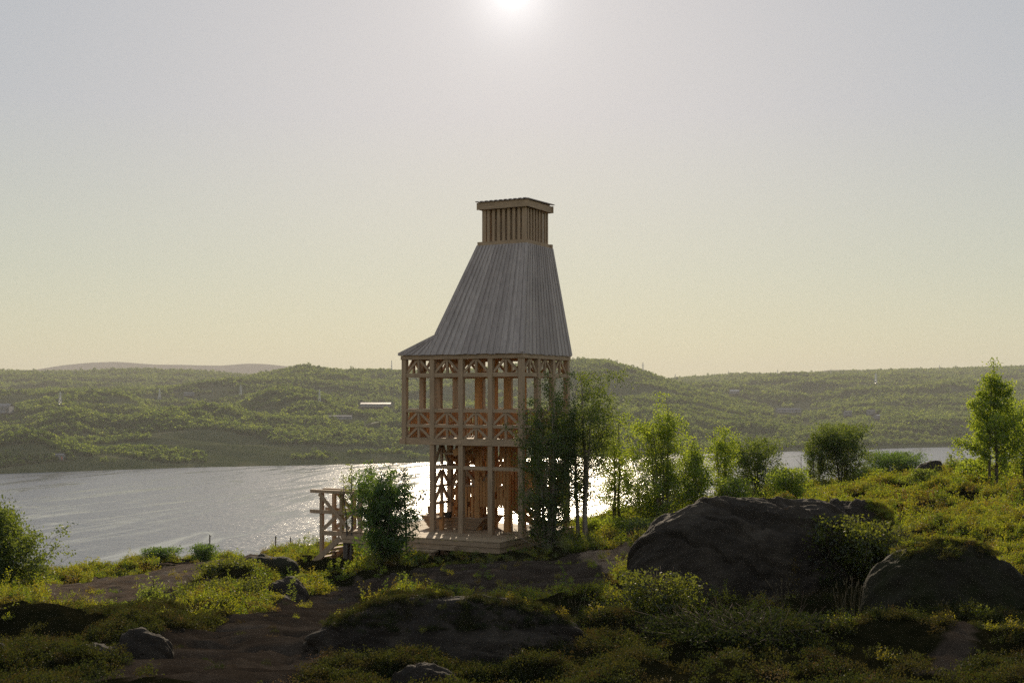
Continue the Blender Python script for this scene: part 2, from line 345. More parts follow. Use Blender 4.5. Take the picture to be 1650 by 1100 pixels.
def ground(x, y, full=False):
    z, px, py = gbase(x, y)
    veg = vegmask(x, y, px, py)
    vs = veg * 1.0
    for k_ in range(8):
        a_ = k_ * math.pi / 4; r_ = .35 if k_ % 2 else .8
        z2, p2, q2 = gbase(x + r_ * math.cos(a_), y + r_ * math.sin(a_)); vs = vs + vegmask(x + r_ * math.cos(a_), y + r_ * math.sin(a_), p2, q2)
    vs = vs / 9.0
    lv, lu = tloc(x, y)
    flat = np.clip(np.maximum(np.maximum(-2.6 - lv, lv - 4.8), np.maximum(-0.8 - lu, lu - 8.6)) / 1.5, 0, 1)
    far = np.clip((130 - y) / 60, 0, 1)
    z = z + 0.42 * np.exp(-((px - 850) / 95) ** 2 - ((y - 13.7) / 1.0) ** 2) + 0.25 * np.exp(-((px - 980) / 60) ** 2 - ((y - 15) / 1.3) ** 2) + 0.55 * np.exp(-((px - 372) / 75) ** 2 - ((y - 29) / 2.2) ** 2) + 0.12 * np.exp(-((px - 60) / 60) ** 2 - ((y - 17) / 1.4) ** 2)
    big = fbm(x * 0.30, y * 0.30, 3, 3) * 0.26
    hum = np.maximum(fbm(x * 0.75 + 4, y * 0.75, 9, 3), -0.2) * np.where(y > 17, 0.72, 0.5); hum = np.where(hum > .14, .14 + .12 * np.tanh((hum - .14) / .12), hum)
    fine = fbm(x * 2.6, y * 2.6, 21, 3) * 0.07
    tread = -np.maximum(fbm(x * 3.4, y * 3.4, 33, 2) - 0.05, 0) * 0.17
    near = np.clip((y - 3) / 8, 0.15, 1)
    h = (big * near + (hum * near + fine) * vs + (tread + fine * 0.8) * (1 - vs)) * far
    z = z + h * (0.12 + 0.88 * flat)
    if full: return z, px, py, veg
    return z
def gz(x, y): return float(ground(np.array([x]), np.array([y]))[0])
def at(px, Y): return (px - CX) / F * Y

xs = np.concatenate([np.linspace(-260, -40, 40)[:-1], np.linspace(-40, -20, 60)[:-1], np.arange(-20, 22, 0.11), np.linspace(22, 45, 70), np.linspace(46, 260, 40)])
ys = np.concatenate([np.linspace(-40, 4, 40)[:-1], np.arange(4, 20, 0.09), np.arange(20, 66, 0.14), np.linspace(66, 110, 80), np.linspace(112, 420, 60)])
GX, GY = np.meshgrid(xs, ys)
gzv, gpx, gpy, gveg = ground(GX.ravel(), GY.ravel(), True)
V = np.stack([GX.ravel(), GY.ravel(), gzv], 1)
nx, ny = len(xs), len(ys)
ii = (np.arange(ny - 1)[:, None] * nx + np.arange(nx - 1)[None]).ravel()
m = fast_mesh('ground', V, np.stack([ii, ii + 1, ii + nx + 1, ii + nx], 1)); smooth(m)
a = m.attributes.new('veg', 'FLOAT', 'POINT'); a.data.foreach_set('value', gveg.astype(np.float32))
SUNLIT_DIRT = [BARE[0], [(930, 880), (1012, 878), (1035, 900), (985, 925), (935, 905)]]  # dirt areas coloured lighter to stand in for sunlight
gp_ = np.zeros(len(gpx)); wob = fbm(V[:, 0] * .8, V[:, 1] * .8, 57, 3) * 10
for P in SUNLIT_DIRT: gp_ = np.where(inpoly(gpx + wob, gpy + wob * .5, P), 1.0, gp_)
gp_ = np.where((V[:, 1] > 30) & (V[:, 1] < 80), gp_, 0)
a = m.attributes.new('pale', 'FLOAT', 'POINT'); a.data.foreach_set('value', gp_.astype(np.float32))
g = link('ground', m, M_GROUND); tag(g, kind='structure')

# ---------------------------------------------------------------- water
nw = 2
wm = fast_mesh('water', [(-16000, 120, WATER), (16000, 120, WATER), (16000, 16000, WATER), (-16000, 16000, WATER)], [(0, 1, 2, 3)])
tag(link('water', wm, mat_water()), kind='structure')

# ---------------------------------------------------------------- far hills
SH = ([-1500, 0, 150, 300, 650, 900, 1250, 1500, 1650, 3200], [772, 762, 757, 752, 745, 736, 727, 720, 718, 712])
def shoreD(px): return 80.0 * F / (np.interp(px, *SH) - HY)
LAY = [ # ridge rows, ridge distances, exponent, how fast the far side falls
 dict(px=[-1500, -400, 0, 280, 400, 480, 530, 640, 700, 800, 870, 930, 980, 1040, 1100, 1200, 1300, 1420, 1650, 3200],
      py=[650, 640, 634, 625, 609, 594, 598, 599, 598, 592, 585, 581, 583, 600, 622, 656, 680, 700, 712, 720],
      D=[2600, 2600, 2700, 2900, 3100, 3300, 3300, 3300, 3300, 3200, 3100, 3000, 2900, 2850, 2750, 2600, 2450, 2350, 2250, 2200], p=0.95, fall=0.10),
 dict(px=[-1500, -400, 0, 100, 200, 280, 400, 500, 640, 3200], py=[615, 604, 599, 600, 597, 598, 606, 625, 650, 700],
      D=[4200] * 9 + [4200], p=1.5, fall=0.06),
 dict(px=[-1500, 850, 950, 1040, 1085, 1150, 1200, 1300, 1350, 1500, 1600, 1650, 2000, 3200],
      py=[720, 690, 650, 622, 611, 607, 604, 602, 601, 596, 593, 592, 596, 610],
      D=[4600] * 14, p=0.85, fall=0.06),
]
FARR = [dict(px=[-1500, -300, -60, 40, 100, 150, 190, 250, 360, 400, 430, 480, 540, 640, 3200],
             py=[660, 630, 606, 597, 588, 583, 582, 586, 588, 585, 586, 591, 602, 650, 700], D=9000),
        dict(px=[-1500, 1200, 1280, 1340, 1380, 1440, 1500, 1545, 1600, 1650, 1750, 1900, 3200],
             py=[700, 640, 602, 596, 595, 599, 600, 595, 590, 588, 590, 600, 640], D=7600)]
def farz(px, D):
    ds = shoreD(px); z = np.full(np.shape(px), WATER - 8.0); nf = np.ones(np.shape(px))
    for L_ in LAY:
        py = np.interp(px, L_['px'], L_['py']); Dr = np.interp(px, L_['px'], L_['D'])
        zr = ZC - (py - HY) / F * Dr
        t = np.clip((D - ds) / (Dr - ds), 0, 1)
        prof = np.where(t < 1, t ** L_['p'], 1)
        prof = prof * (1 - np.clip((t - 0.9) / 0.1, 0, 1) ** 2 * 0.0)
        zz = WATER + 2.0 + (zr - WATER - 2.0) * prof - np.maximum(D - Dr, 0) * L_['fall']
        zz = zz + fbm(px / 160 + L_['px'][3], D / 420 + px / 700, 41, 2) * 34 * (4 * t * (1 - t)) ** 1.5 * (t < 1) * np.interp(px, [850, 950], [1.1, .75])
        nf = np.where(zz > z, 1 - .85 * np.exp(-((t - 1) / .10) ** 2) * (D < Dr * 1.15), nf)
        z = np.maximum(z, zz)
    z = np.where(D < ds, WATER - 8 + 10 * np.clip((D - ds + 60) / 60, 0, 1), z)
    x = (px - CX) / F * D
    up = np.clip((D - ds) / 90, 0, 1)
    n = fbm(x / 420 + 2, D / 150, 71, 3, 0.55) * 22 + fbm(x / 130, D / 60, 77, 3) * 9
    z = z + n * up * np.clip((5500 - D) / 1200, 0, 1) * nf * np.interp(px, [850, 950], [1, .8])
    # low wooded mound on the left shore
    z = z + 24 * np.exp(-((px - 40) / 90) ** 2 - ((D - 1420) / 55) ** 2) * (D > ds)
    for f_ in FARR:
        py = np.interp(px, f_['px'], f_['py']); zr = ZC - (py - HY) / F * f_['D']
        zz = zr - np.abs(D - f_['D']) * 0.13 + fbm(x / 500, D / 500, 91, 3) * 6
        z = np.maximum(z, np.where(D > 5500, zz, -1e9))
    return z
pxs = np.arange(-1500, 3201, 8.0)
Ds = np.exp(np.linspace(math.log(1150), math.log(11000), 420))
PG, DG = np.meshgrid(pxs, Ds)
Z = farz(PG.ravel(), DG.ravel())
V = np.stack([((PG - CX) / F * DG).ravel(), DG.ravel(), Z], 1)
nx, ny = len(pxs), len(Ds); ii = (np.arange(ny - 1)[:, None] * nx + np.arange(nx - 1)[None]).ravel()
hm = fast_mesh('hills', V, np.stack([ii, ii + 1, ii + nx + 1, ii + nx], 1)); smooth(hm)
def mat_hill():
    m, t, o = mat_base('tundra'); L = t.links.new
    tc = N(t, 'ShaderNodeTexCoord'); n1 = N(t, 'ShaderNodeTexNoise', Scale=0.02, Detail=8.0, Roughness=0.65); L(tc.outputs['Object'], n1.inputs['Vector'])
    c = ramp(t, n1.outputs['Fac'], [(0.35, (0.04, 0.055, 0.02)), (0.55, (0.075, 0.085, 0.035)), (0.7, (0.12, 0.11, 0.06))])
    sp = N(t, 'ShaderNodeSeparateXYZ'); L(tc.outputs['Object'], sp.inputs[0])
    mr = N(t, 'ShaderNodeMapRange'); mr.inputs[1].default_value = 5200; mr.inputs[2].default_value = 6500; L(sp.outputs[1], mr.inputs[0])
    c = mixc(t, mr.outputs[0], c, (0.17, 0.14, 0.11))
    b = N(t, 'ShaderNodeBsdfDiffuse'); L(c, b.inputs[0]); L(b.outputs[0], o.inputs[0]); return m
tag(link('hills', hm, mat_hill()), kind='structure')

# ---------------------------------------------------------------- leaves / plants
rng = np.random.default_rng(7)
def unit(v): return v / (np.linalg.norm(v, axis=-1, keepdims=True) + 1e-9)
def leaves_mesh(P, ln, wd, rg, droop=0.25, D=None):
    n = len(P); a = rg.normal(size=(n, 3)); a[:, 2] -= droop
    if D is not None: a = a * 0.6 + D * 1.3
    a = unit(a); b = unit(np.cross(a, rg.normal(size=(n, 3))))
    s = rg.uniform(0.65, 1.25, (n, 1)); l = ln * s; w_ = wd * s
    nn = np.cross(a, b)
    v = np.stack([P, P + a * l * 0.45 + b * w_ / 2 + nn * w_ * 0.12, P + a * l, P + a * l * 0.45 - b * w_ / 2 + nn * w_ * 0.12], 1).reshape(-1, 3)
    return v, np.arange(n * 4).reshape(-1, 4)

PROF = {
 'cone': lambda t: np.interp(t, [0, .12, .3, .55, .8, 1], [.65, .95, 1, .60, .24, .03]),
 'round': lambda t: np.interp(t, [0, .15, .4, .7, .9, 1], [.45, .85, 1, .95, .6, .2]),
 'vase': lambda t: np.interp(t, [0, .2, .5, .8, 1], [.25, .5, .9, 1, .45]),
 'thin': lambda t: np.interp(t, [0, .2, .5, .8, 1], [.4, .8, 1, .7, .2]),
 'willow': lambda t: np.interp(t, [0, .2, .45, .75, 1], [.65, .85, 1, .75, .5]),
 'bush': lambda t: np.interp(t, [0, .2, .5, .8, 1], [.8, 1, .95, .7, .3]),
}
def woody(name, label, cat, px, Y, top, hw, stems=3, prof='cone', start=0.18, nleaf=14000, ls=0.055, lw=0.6, mat=None, bark=None,
          group=None, seed=1, jag=0.0, spread=0.5, base=None, parts=('trunk', 'crown'), nb=None, tight=0.09, lean=0.0, thick=1.0):
    rg = np.random.default_rng(seed); x0 = at(px, Y); zb = gz(x0, Y) - 0.06
    H = ZC - (top - HY) / F * Y - zb; RR = hw / F * Y * 1.12
    root = empty(name, (x0, Y, zb)); tag(root, label, cat, group)
    wood = MB(); pts = []; wts = []
    pf = PROF[prof]
    for s in range(stems):
        az = 2 * math.pi * (s + rg.uniform(-.3, .3)) / stems; main = (s == 0)
        off = RR * spread * (0.15 if main else rg.uniform(.5, 1.0)); hh = H * (1.0 if main else rg.uniform(.68 - jag * .15, .93))
        b0 = np.array([math.cos(az), math.sin(az), 0]) * (0.03 + 0.10 * RR) * (0 if stems == 1 else 1)
        tip = np.array([math.cos(az) * off + lean * H, math.sin(az) * off, hh])
        k = 9; tt = np.linspace(0, 1, k); wob = np.cumsum(rg.normal(size=(k, 3)) * 0.018 * H / 3, 0); wob[:, 2] = 0; wob -= wob[0]
        line = b0 + (tip - b0) * tt[:, None]; line[:, :2] = b0[:2] + (tip - b0)[:2] * (tt[:, None] ** 1.5); line += wob
        r0 = (0.011 * H + 0.012) * thick * (1 if main else .75)
        wood.tube(line, r0 * (1 - tt) ** 0.8 + 0.005, 7)
        nbr = nb or int(13 + 5 * H)
        for i in range(nbr):
            t = start + (1 - start) * ((i + rg.uniform(0, 1)) / nbr) ** 0.9
            p = np.array([np.interp(t, tt, line[:, c]) for c in range(3)])
            tc_ = (p[2] / H - start) / (1 - start)
            a2 = i * 2.39996 + rg.uniform(-.5, .5) + s
            out_ = RR * float(pf(np.clip(tc_, 0, 1))) * rg.uniform(.5 - jag * .15, 1.25 + jag * .15) * (1 + (.35 + jag * .2) * math.sin(a2 * 2 + seed) * math.sin(tc_ * 7 + seed))
            tgt = np.array([math.cos(a2) * out_, math.sin(a2) * out_, 0]); hv = tgt - np.array([p[0] * .75, p[1] * .75, 0]) if stems > 1 else tgt
            ln_ = np.linalg.norm(hv[:2]); rise = ln_ * rg.uniform(.25, .95) * (1.0 if prof != 'bush' else .8)
            rise = min(rise, max(H * 1.0 - p[2], 0.08)) 
            e = p + np.array([hv[0], hv[1], rise]); mid = (p + e) / 2 + np.array([hv[0] * .06, hv[1] * .06, -rise * .12])
            q = [p, mid, e]; rb = max(r0 * (1 - t) * .45, 0.004)
            wood.tube(q, [rb, rb * .6, 0.002], 4)
            nt_ = 6
            for j in range(nt_):
                f = rg.uniform(.25, 1.0); pp = p + (mid - p) * min(f * 2, 1) + (e - mid) * max(f * 2 - 1, 0)
                dv = unit(rg.normal(size=3) + np.array([hv[0], hv[1], rise]) / (ln_ + rise + 1e-6) * 1.1); tl = (0.10 + 0.22 * ln_) * rg.uniform(.6, 1.2)
                ee = pp + dv * tl
                if j < 3: wood.tube([pp, ee], [0.004, 0.0015], 3)
                for u_ in np.linspace(.15, 1, 4): pts.append(pp + (ee - pp) * u_); wts.append((ln_ + .12 * RR) ** 1.3)
        for u_ in np.linspace(max(start, .55), 1, 10): pts.append(np.array([np.interp(u_, tt, line[:, c]) for c in range(3)])); wts.append((.25 * RR) ** 1.3)
    pts = np.array(pts); wts = np.array(wts)
    keep = fbm(pts[:, 0] * 2.2 + seed, pts[:, 2] * 2.2 + pts[:, 1], seed + 5, 2) + rg.normal(size=len(pts)) * .25 > -0.35
    pts = pts[keep]; wts = wts[keep]
    nleaf = int(nleaf * 1.15); idx = rg.choice(len(pts), nleaf, p=wts / wts.sum()); P = pts[idx] + rg.normal(size=(nleaf, 3)) * tight
    P = P[P[:, 2] < H * 1.01 + .05]; P = P[P[:, 2] > 0.03]
    v, q = leaves_mesh(P, ls * 1.42, ls * 1.42 * lw, rg)
    wood.build(parts[0], bark or M_BARK, root, True)
    link(parts[1], fast_mesh(parts[1], v, q), mat or M_LEAF, root)
    return root

# ---------------------------------------------------------------- TOWER
T = empty('timber_tower', (TOWER_C[0], TOWER_C[1], 0), TOWER_A)
tag(T, 'tall open timber lookout tower with steep grey board roof and slatted box on top', 'tower')
b = B_; PW = 0.19; DZ = 0.55
def post(v, u, z0, z1, wd=PW, mt=None):
    q = MB(); q.box(v * b - wd / 2, v * b + wd / 2, u * b - wd / 2, u * b + wd / 2, z0, z1); q.build('post', mt or M_PINE, T)
for v in range(4):
    for u in range(5):
        if v in (0, 3) or u in (0, 4) or (u == 3):
            if u == 3 and v in (1, 2):
                post(v, u, -0.4, 3.83); continue
            post(v, u, -0.4 if u < 4 else 4.0, 7.03)
for v in (1, 2):
    for u in (1, 2): post(v, u, -0.4, 7.03, 0.21, M_PINE_LIT)
def beam(name, v0, u0, v1, u1, z0, z1, wd, mat=None):
    q = MB(); q.bar((v0 * b, u0 * b, (z0 + z1) / 2), (v1 * b, u1 * b, (z0 + z1) / 2), wd, z1 - z0); return q.build(name, mat or M_PINE_H, T)
# ring beams round the gallery
def ring(z0, z1, wd, U=4, ext=0.0, name='beam'):
    for v in (0, 3): beam(name, v, -ext, v, U + ext, z0, z1, wd)
    for u in (0, U): beam(name, -ext if ext else 0.07, u, 3 + ext if ext else 2.93, u, z0 + 0.004, z1 - 0.004, wd - 0.006)
ring(3.82, 4.04, 0.24, ext=0.14); ring(5.04, 5.17, 0.15, name='handrail'); ring(4.47, 4.59, 0.13); ring(6.36, 6.51, 0.14); ring(7.03, 7.19, 0.23, ext=0.1, name='wall_plate')
for u in (1, 2, 3): beam('joist', -0.1, u, 3.1, u, 3.84, 4.02, 0.14)
ring(2.92, 3.05, 0.13, U=3)
beam('beam', 0.07, 3, 2.93, 3, 6.9, 7.02, .12)
# brace panels: a stud and two struts that lean against it
def panel(v0, u0, v1, u1, z0, z1, th=0.07, wd=0.085):
    q = MB(); a = np.array((v0 * b, u0 * b)); c = np.array((v1 * b, u1 * b)); d = (c - a) / np.linalg.norm(c - a); a = a + d * PW / 2; c = c - d * PW / 2; mdd = (a + c) / 2
    n = (d[1], -d[0], 0)
    q.bar((*mdd, z0), (*mdd, z1), wd * 1.05, th * 1.15, n) if abs(d[0]) < .5 else q.bar((*mdd, z0), (*mdd, z1), wd * 1.05, th * 1.15, n)
    for e in (a, c):
        s_ = (mdd - e) / np.linalg.norm(mdd - e)
        p0 = e + s_ * 0.02; p1 = mdd - s_ * 0.06
        q.bar((*p0, z0 + 0.03), (*p1, z1 - 0.02), wd, th, n)
    return q.build('brace_panel', M_PINE, T)
bays = [(0, u, 0, u + 1) for u in range(4)] + [(3, u, 3, u + 1) for u in range(4)] + [(v, 0, v + 1, 0) for v in range(3)] + [(v, 4, v + 1, 4) for v in range(3)]
for (v0, u0, v1, u1) in bays:
    panel(v0, u0, v1, u1, 4.04, 4.47); panel(v0, u0, v1, u1, 4.59, 5.04); panel(v0, u0, v1, u1, 6.51, 7.03)
# lower side panels towards the open sea
for (v0, u0, v1, u1) in [(v, 3, v + 1, 3) for v in range(3)]:
    for z0 in (1.65, 2.27): panel(v0, u0, v1, u1, z0, z0 + 0.58, 0.07, 0.11)
    beam('beam', v0, u0, v1, u1, 1.56, 1.65, .11); beam('beam', v0, u0, v1, u1, 2.21, 2.29, .10)
# inner slat lining of the far parapets (vertical boards with gaps)
def lining(v0, u0, v1, u1, z0, z1, step=0.125, w_=0.085, off=0.11, th=0.022, jit=0.0, skip=0.0, seed=3, name='slat_lining', holes=()):
    rr = random.Random(seed); q = MB(); a = np.array((v0 * b, u0 * b)); c = np.array((v1 * b, u1 * b)); L_ = np.linalg.norm(c - a); d = (c - a) / L_; n = np.array((-d[1], d[0])) * off
    k = int(L_ / step)
    for i in range(k):
        if rr.random() < skip: continue
        p = a + d * (i + .5) * L_ / k + n; hz = z1 - rr.random() * jit
        segs = [(z0 + rr.random() * jit, hz)]
        if holes and rr.random() < holes[0]:
            zc = rr.uniform(z0 + .2, z1 - .3); hh = rr.uniform(.12, .3); segs = [(segs[0][0], zc), (zc + hh, hz)]
        for s0, s1 in segs: q.bar((*p, s0), (*p, s1), w_ * rr.uniform(.85, 1.1) if abs(d[1]) > .5 else th, th if abs(d[1]) > .5 else w_ * rr.uniform(.85, 1.1), (1, 0, 0))
    return q.build(name, M_PINE_LIT, T)
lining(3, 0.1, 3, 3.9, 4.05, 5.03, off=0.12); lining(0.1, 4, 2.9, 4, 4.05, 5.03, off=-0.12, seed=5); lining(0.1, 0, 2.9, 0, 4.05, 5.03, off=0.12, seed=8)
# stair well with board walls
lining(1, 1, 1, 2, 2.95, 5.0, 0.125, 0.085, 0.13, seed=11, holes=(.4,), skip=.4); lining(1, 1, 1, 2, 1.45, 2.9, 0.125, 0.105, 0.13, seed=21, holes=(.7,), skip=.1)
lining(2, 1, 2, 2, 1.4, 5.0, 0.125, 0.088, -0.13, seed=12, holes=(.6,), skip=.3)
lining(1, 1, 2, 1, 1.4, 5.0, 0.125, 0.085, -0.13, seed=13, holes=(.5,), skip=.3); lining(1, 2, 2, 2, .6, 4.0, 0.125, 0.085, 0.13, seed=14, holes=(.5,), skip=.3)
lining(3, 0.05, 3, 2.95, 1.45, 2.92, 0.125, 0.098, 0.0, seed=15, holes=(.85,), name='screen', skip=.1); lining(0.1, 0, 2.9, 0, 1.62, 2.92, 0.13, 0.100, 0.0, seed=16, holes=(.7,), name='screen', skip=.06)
for u in range(3): beam('beam', 3, u + .05, 3, u + .95, 1.36, 1.44, .10); beam('brace', 3, u + .1, 3, u + .9, 2.18, 2.26, .12)
for v in range(3): beam('beam', v + .05, 0, v + .95, 0, 1.54, 1.61, .10)
for v in range(3):
    beam('beam', v + .05, 3, v + .95, 3, .98, 1.06, .10)
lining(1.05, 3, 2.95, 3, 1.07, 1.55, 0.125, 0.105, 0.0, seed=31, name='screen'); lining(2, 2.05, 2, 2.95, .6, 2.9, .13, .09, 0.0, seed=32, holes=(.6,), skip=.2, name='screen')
for v in (.5, 1.5, 2.5): beam_ = MB(); beam_.box(v * b - .06, v * b + .06, 3 * b - .07, 3 * b + .07, DZ, 1.56); beam_.build('stud', M_PINE_LIT, T)
for v in range(3):
    for z0 in (3.06,): panel(v, 3, v + 1, 3, z0, 3.8, .07, .11)
for u in range(3):
    for z0 in (1.52, 2.3): panel(3, u, 3, u + 1, z0, z0 + .62, .12, .12)
for v in range(3): panel(v, 0, v + 1, 0, 1.62, 2.26, .12, .12)
for u in (1, 2):
    panel(1, u, 1, u + 1, 2.27, 2.85, .07, .11); beam('beam', 1, u + .05, 1, u + .95, 2.2, 2.27, .1); panel(2, u, 2, u + 1, 3.1, 3.7, .07, .1)
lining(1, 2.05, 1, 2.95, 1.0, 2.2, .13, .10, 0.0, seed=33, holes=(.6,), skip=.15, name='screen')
# gallery floor and stairs
q = MB()
for i in range(36):
    y0 = -0.05 + i * (4 * b + .1) / 36
    segs = [(-0.1, 3 * b + .1)] if not (1.05 * b < y0 < 1.95 * b) else [(-0.1, 1.0 * b), (2.0 * b, 3 * b + .1)]
    for s0, s1 in segs: q.box(s0, s1, y0 + .004, y0 + .132, 4.042, 4.075)
q.build('gallery_floor', M_DECK, T)
q = MB(); st = MB()
def flight(p0, p1, n, wdir, wd):
    p0 = np.array(p0, float); p1 = np.array(p1, float); w_ = np.array(wdir, float)
    for sgn in (-.5, .5): st.bar(p0 + w_ * wd * sgn, p1 + w_ * wd * sgn, .05, .24)
    for i in range(n):
        p = p0 + (p1 - p0) * (i + .5) / n
        d = (p1 - p0); d[2] = 0; d /= np.linalg.norm(d)
        q.bar(p - w_ * wd / 2, p + w_ * wd / 2, .27, .04)
flight((2.35 * b, .4 * b, DZ), (2.35 * b, 2.5 * b, 2.3), 10, (1, 0, 0), .75)
flight((2.3 * b, 2.45 * b, 2.3), (.5 * b, 2.45 * b, 3.5), 7, (0, 1, 0), .75)
flight((.5 * b, 2.4 * b, 3.5), (.5 * b, 1.4 * b, 4.04), 4, (1, 0, 0), .75)
q.build('stair_tread', M_PINE_LIT, T); st.build('stair_stringer', M_PINE_LIT, T)
q = MB(); q.box(2.0 * b, 2.85 * b, 2.1 * b, 2.8 * b, 2.26, 2.31); q.build('stair_landing', M_DECK, T); q = MB(); q.box(.2 * b, .8 * b, 2.1 * b, 2.8 * b, 3.46, 3.51); q.build('stair_landing', M_DECK, T)
# roof
def P3(v, u, z): return np.array((v * b, u * b, z))
zb_, zt_ = 7.2, 11.30
def fan(q, A, Bp, C, D, n, th=0.03, lift=0.022):
    nrm = np.cross(Bp - A, D - A); nrm /= np.linalg.norm(nrm)
    cen = P3(1.5, 1.5, 8.5)
    if np.dot(nrm, A - cen) < 0: nrm = -nrm
    for i in range(n):
        t0 = (i - .06) / n; t1 = (i + 1.06) / n; t0 = max(t0, 0); t1 = min(t1, 1)
        o = nrm * (lift if i % 2 else 0); ex = random.Random(i * 7 + n).uniform(0, .03)
        a_, b_, c_, d_ = A + (Bp - A) * t0, A + (Bp - A) * t1, D + (C - D) * t1, D + (C - D) * t0
        dn = (a_ - d_); ld = np.linalg.norm(dn)
        if ld > .05: a_ = a_ + dn / ld * ex; b_ = b_ + dn / ld * ex
        q.hexa([a_ + o, b_ + o, c_ + o, d_ + o, a_ + o + nrm * th, b_ + o + nrm * th, c_ + o + nrm * th, d_ + o + nrm * th])
fb = lambda z: -0.13 + .81 * (z - zb_) / (zt_ - zb_)
lb = lambda z: 3.13 - 1.315 * (z - zb_) / (zt_ - zb_)
ub = lambda z: -0.09 + .265 * (z - zb_) / (zt_ - zb_)
ZB = 7.92
q = MB(); fan(q, P3(fb(zb_), ub(zb_), zb_), P3(fb(zb_), lb(zb_), zb_), P3(fb(zt_), lb(zt_), zt_), P3(fb(zt_), ub(zt_), zt_), 30)
fan(q, P3(fb(zb_), lb(zb_) - .02, zb_), P3(fb(zb_), 4.14, zb_), P3(fb(ZB), lb(ZB), ZB), P3(fb(ZB), lb(ZB), ZB), 9)
q.build('roof', M_ROOF, T)['label'] = 'broad front slope of grey roof boards'
q = MB(); fan(q, P3(fb(zb_), ub(zb_), zb_), P3(3 - fb(zb_), ub(zb_), zb_), P3(3 - fb(zt_), ub(zt_), zt_), P3(fb(zt_), ub(zt_), zt_), 26)
q.build('roof', M_ROOF, T)['label'] = 'narrow steep right slope of grey roof boards'
q = MB(); fan(q, P3(3 - fb(zb_), ub(zb_), zb_), P3(3 - fb(zb_), lb(zb_), zb_), P3(3 - fb(zt_), lb(zt_), zt_), P3(3 - fb(zt_), ub(zt_), zt_), 30)
fan(q, P3(3 - fb(zb_), lb(zb_) - .02, zb_), P3(3 - fb(zb_), 4.14, zb_), P3(3 - fb(ZB), lb(ZB), ZB), P3(3 - fb(ZB), lb(ZB), ZB), 9)
q.build('roof', M_ROOF, T)
q = MB(); fan(q, P3(fb(ZB), lb(ZB), ZB), P3(3 - fb(ZB), lb(ZB), ZB), P3(3 - fb(zt_), lb(zt_), zt_), P3(fb(zt_), lb(zt_), zt_), 26)
fan(q, P3(fb(zb_) - .02, 4.14, zb_), P3(3.02 - fb(zb_), 4.14, zb_), P3(3 - fb(ZB), lb(ZB), ZB), P3(fb(ZB), lb(ZB), ZB), 26)
q.build('roof', M_ROOF, T)
# collar, slatted box, cap
v0, v1, u0, u1 = .68 * b, 2.32 * b, .175 * b, 1.815 * b
def frame(name, e, z0, z1, th, mat=M_PINE_H):
    q = MB(); q.box(v0 - e, v0 - e + th, u0 - e - .05, u1 + e + .05, z0, z1); q.box(v1 + e - th, v1 + e, u0 - e - .05, u1 + e + .05, z0, z1)
    q.box(v0 - e + th, v1 + e - th, u0 - e, u0 - e + th, z0 + .006, z1 - .006); q.box(v0 - e + th, v1 + e - th, u1 + e - th, u1 + e, z0 + .006, z1 - .006); return q.build(name, mat, T)
frame('collar', 0.0, 11.27, 11.45, .13)
ins = 0.10; za, zc_ = 11.3, 12.66
def bx(name, *a):
    q = MB(); q.box(*a); return q.build(name, M_PINE, T)
V0, V1, U0, U1 = v0 + ins, v1 - ins, u0 + ins, u1 - ins
for (cv, cu) in ((V0, U0), (V0, U1), (V1, U0), (V1, U1)): bx('corner_post', cv - .10 if cv == V1 else cv, cv if cv == V1 else cv + .10, cu - .16 if cu == U1 else cu, cu if cu == U1 else cu + .16, za, zc_)
for i in range(7):
    uc = U0 + .16 + (i + .62) * (U1 - U0 - .32) / 7.1
    for vv in (V0, V1 - .05): bx('slat', vv + .006, vv + .05, uc - .056, uc + .056, za, zc_)
    vc = V0 + .10 + (i + .55) * (V1 - V0 - .2) / 7.1
    for uu in (U0, U1 - .05): bx('slat', vc - .05, vc + .05, uu + .006, uu + .05, za, zc_)
frame('fascia', 0.02, 12.66, 12.92, .04)
bx('backing_board', V0 + .26, V0 + .28, U0 + .12, U1 - .12, za, 12.9); bx('backing_board', V0 + .30, V1 - .14, U0 + .24, U0 + .26, za, 12.9)
q = MB(); n = 22
for i in range(n):
    a0 = u0 - .09 + i * (u1 - u0 + .18) / n; d = (u1 - u0 + .18) / n; l = .02 if i % 2 else 0
    q.hexa([(v0 - .08, a0, 12.93 + l), (v1 + .08, a0, 12.97 + l), (v1 + .08, a0 + d * 1.08, 12.97 + l), (v0 - .08, a0 + d * 1.08, 12.93 + l),
            (v0 - .08, a0, 12.96 + l), (v1 + .08, a0, 13.0 + l), (v1 + .08, a0 + d * 1.08, 13.0 + l), (v0 - .08, a0 + d * 1.08, 12.96 + l)])
q.build('cap_roof', M_ROOF, T)
for (e0, e1) in ((P3(fb(zb_), ub(zb_), zb_), P3(fb(zt_), ub(zt_), zt_)), (P3(3 - fb(zb_), ub(zb_), zb_), P3(3 - fb(zt_), ub(zt_), zt_)), (P3(fb(ZB), lb(ZB), ZB), P3(fb(zt_), lb(zt_), zt_)), (P3(fb(zb_), 4.14, zb_), P3(fb(ZB), lb(ZB), ZB))):
    q = MB(); q.bar(e0 + np.array([-.01, -.0, .03]), e1 + np.array([-.01, 0, .0]), .10, .10, (1, 0, 0)); q.build('hip_board', M_ROOF, T)
# eave soffit board closing the attic
q = MB()
for i in range(30):
    y0 = -0.0 + i * (4 * b) / 30; q.box(0.02, 3 * b - .02, y0 + .006, y0 + 4 * b / 30, 7.20, 7.225)
q.build('ceiling', M_PINE_H, T)

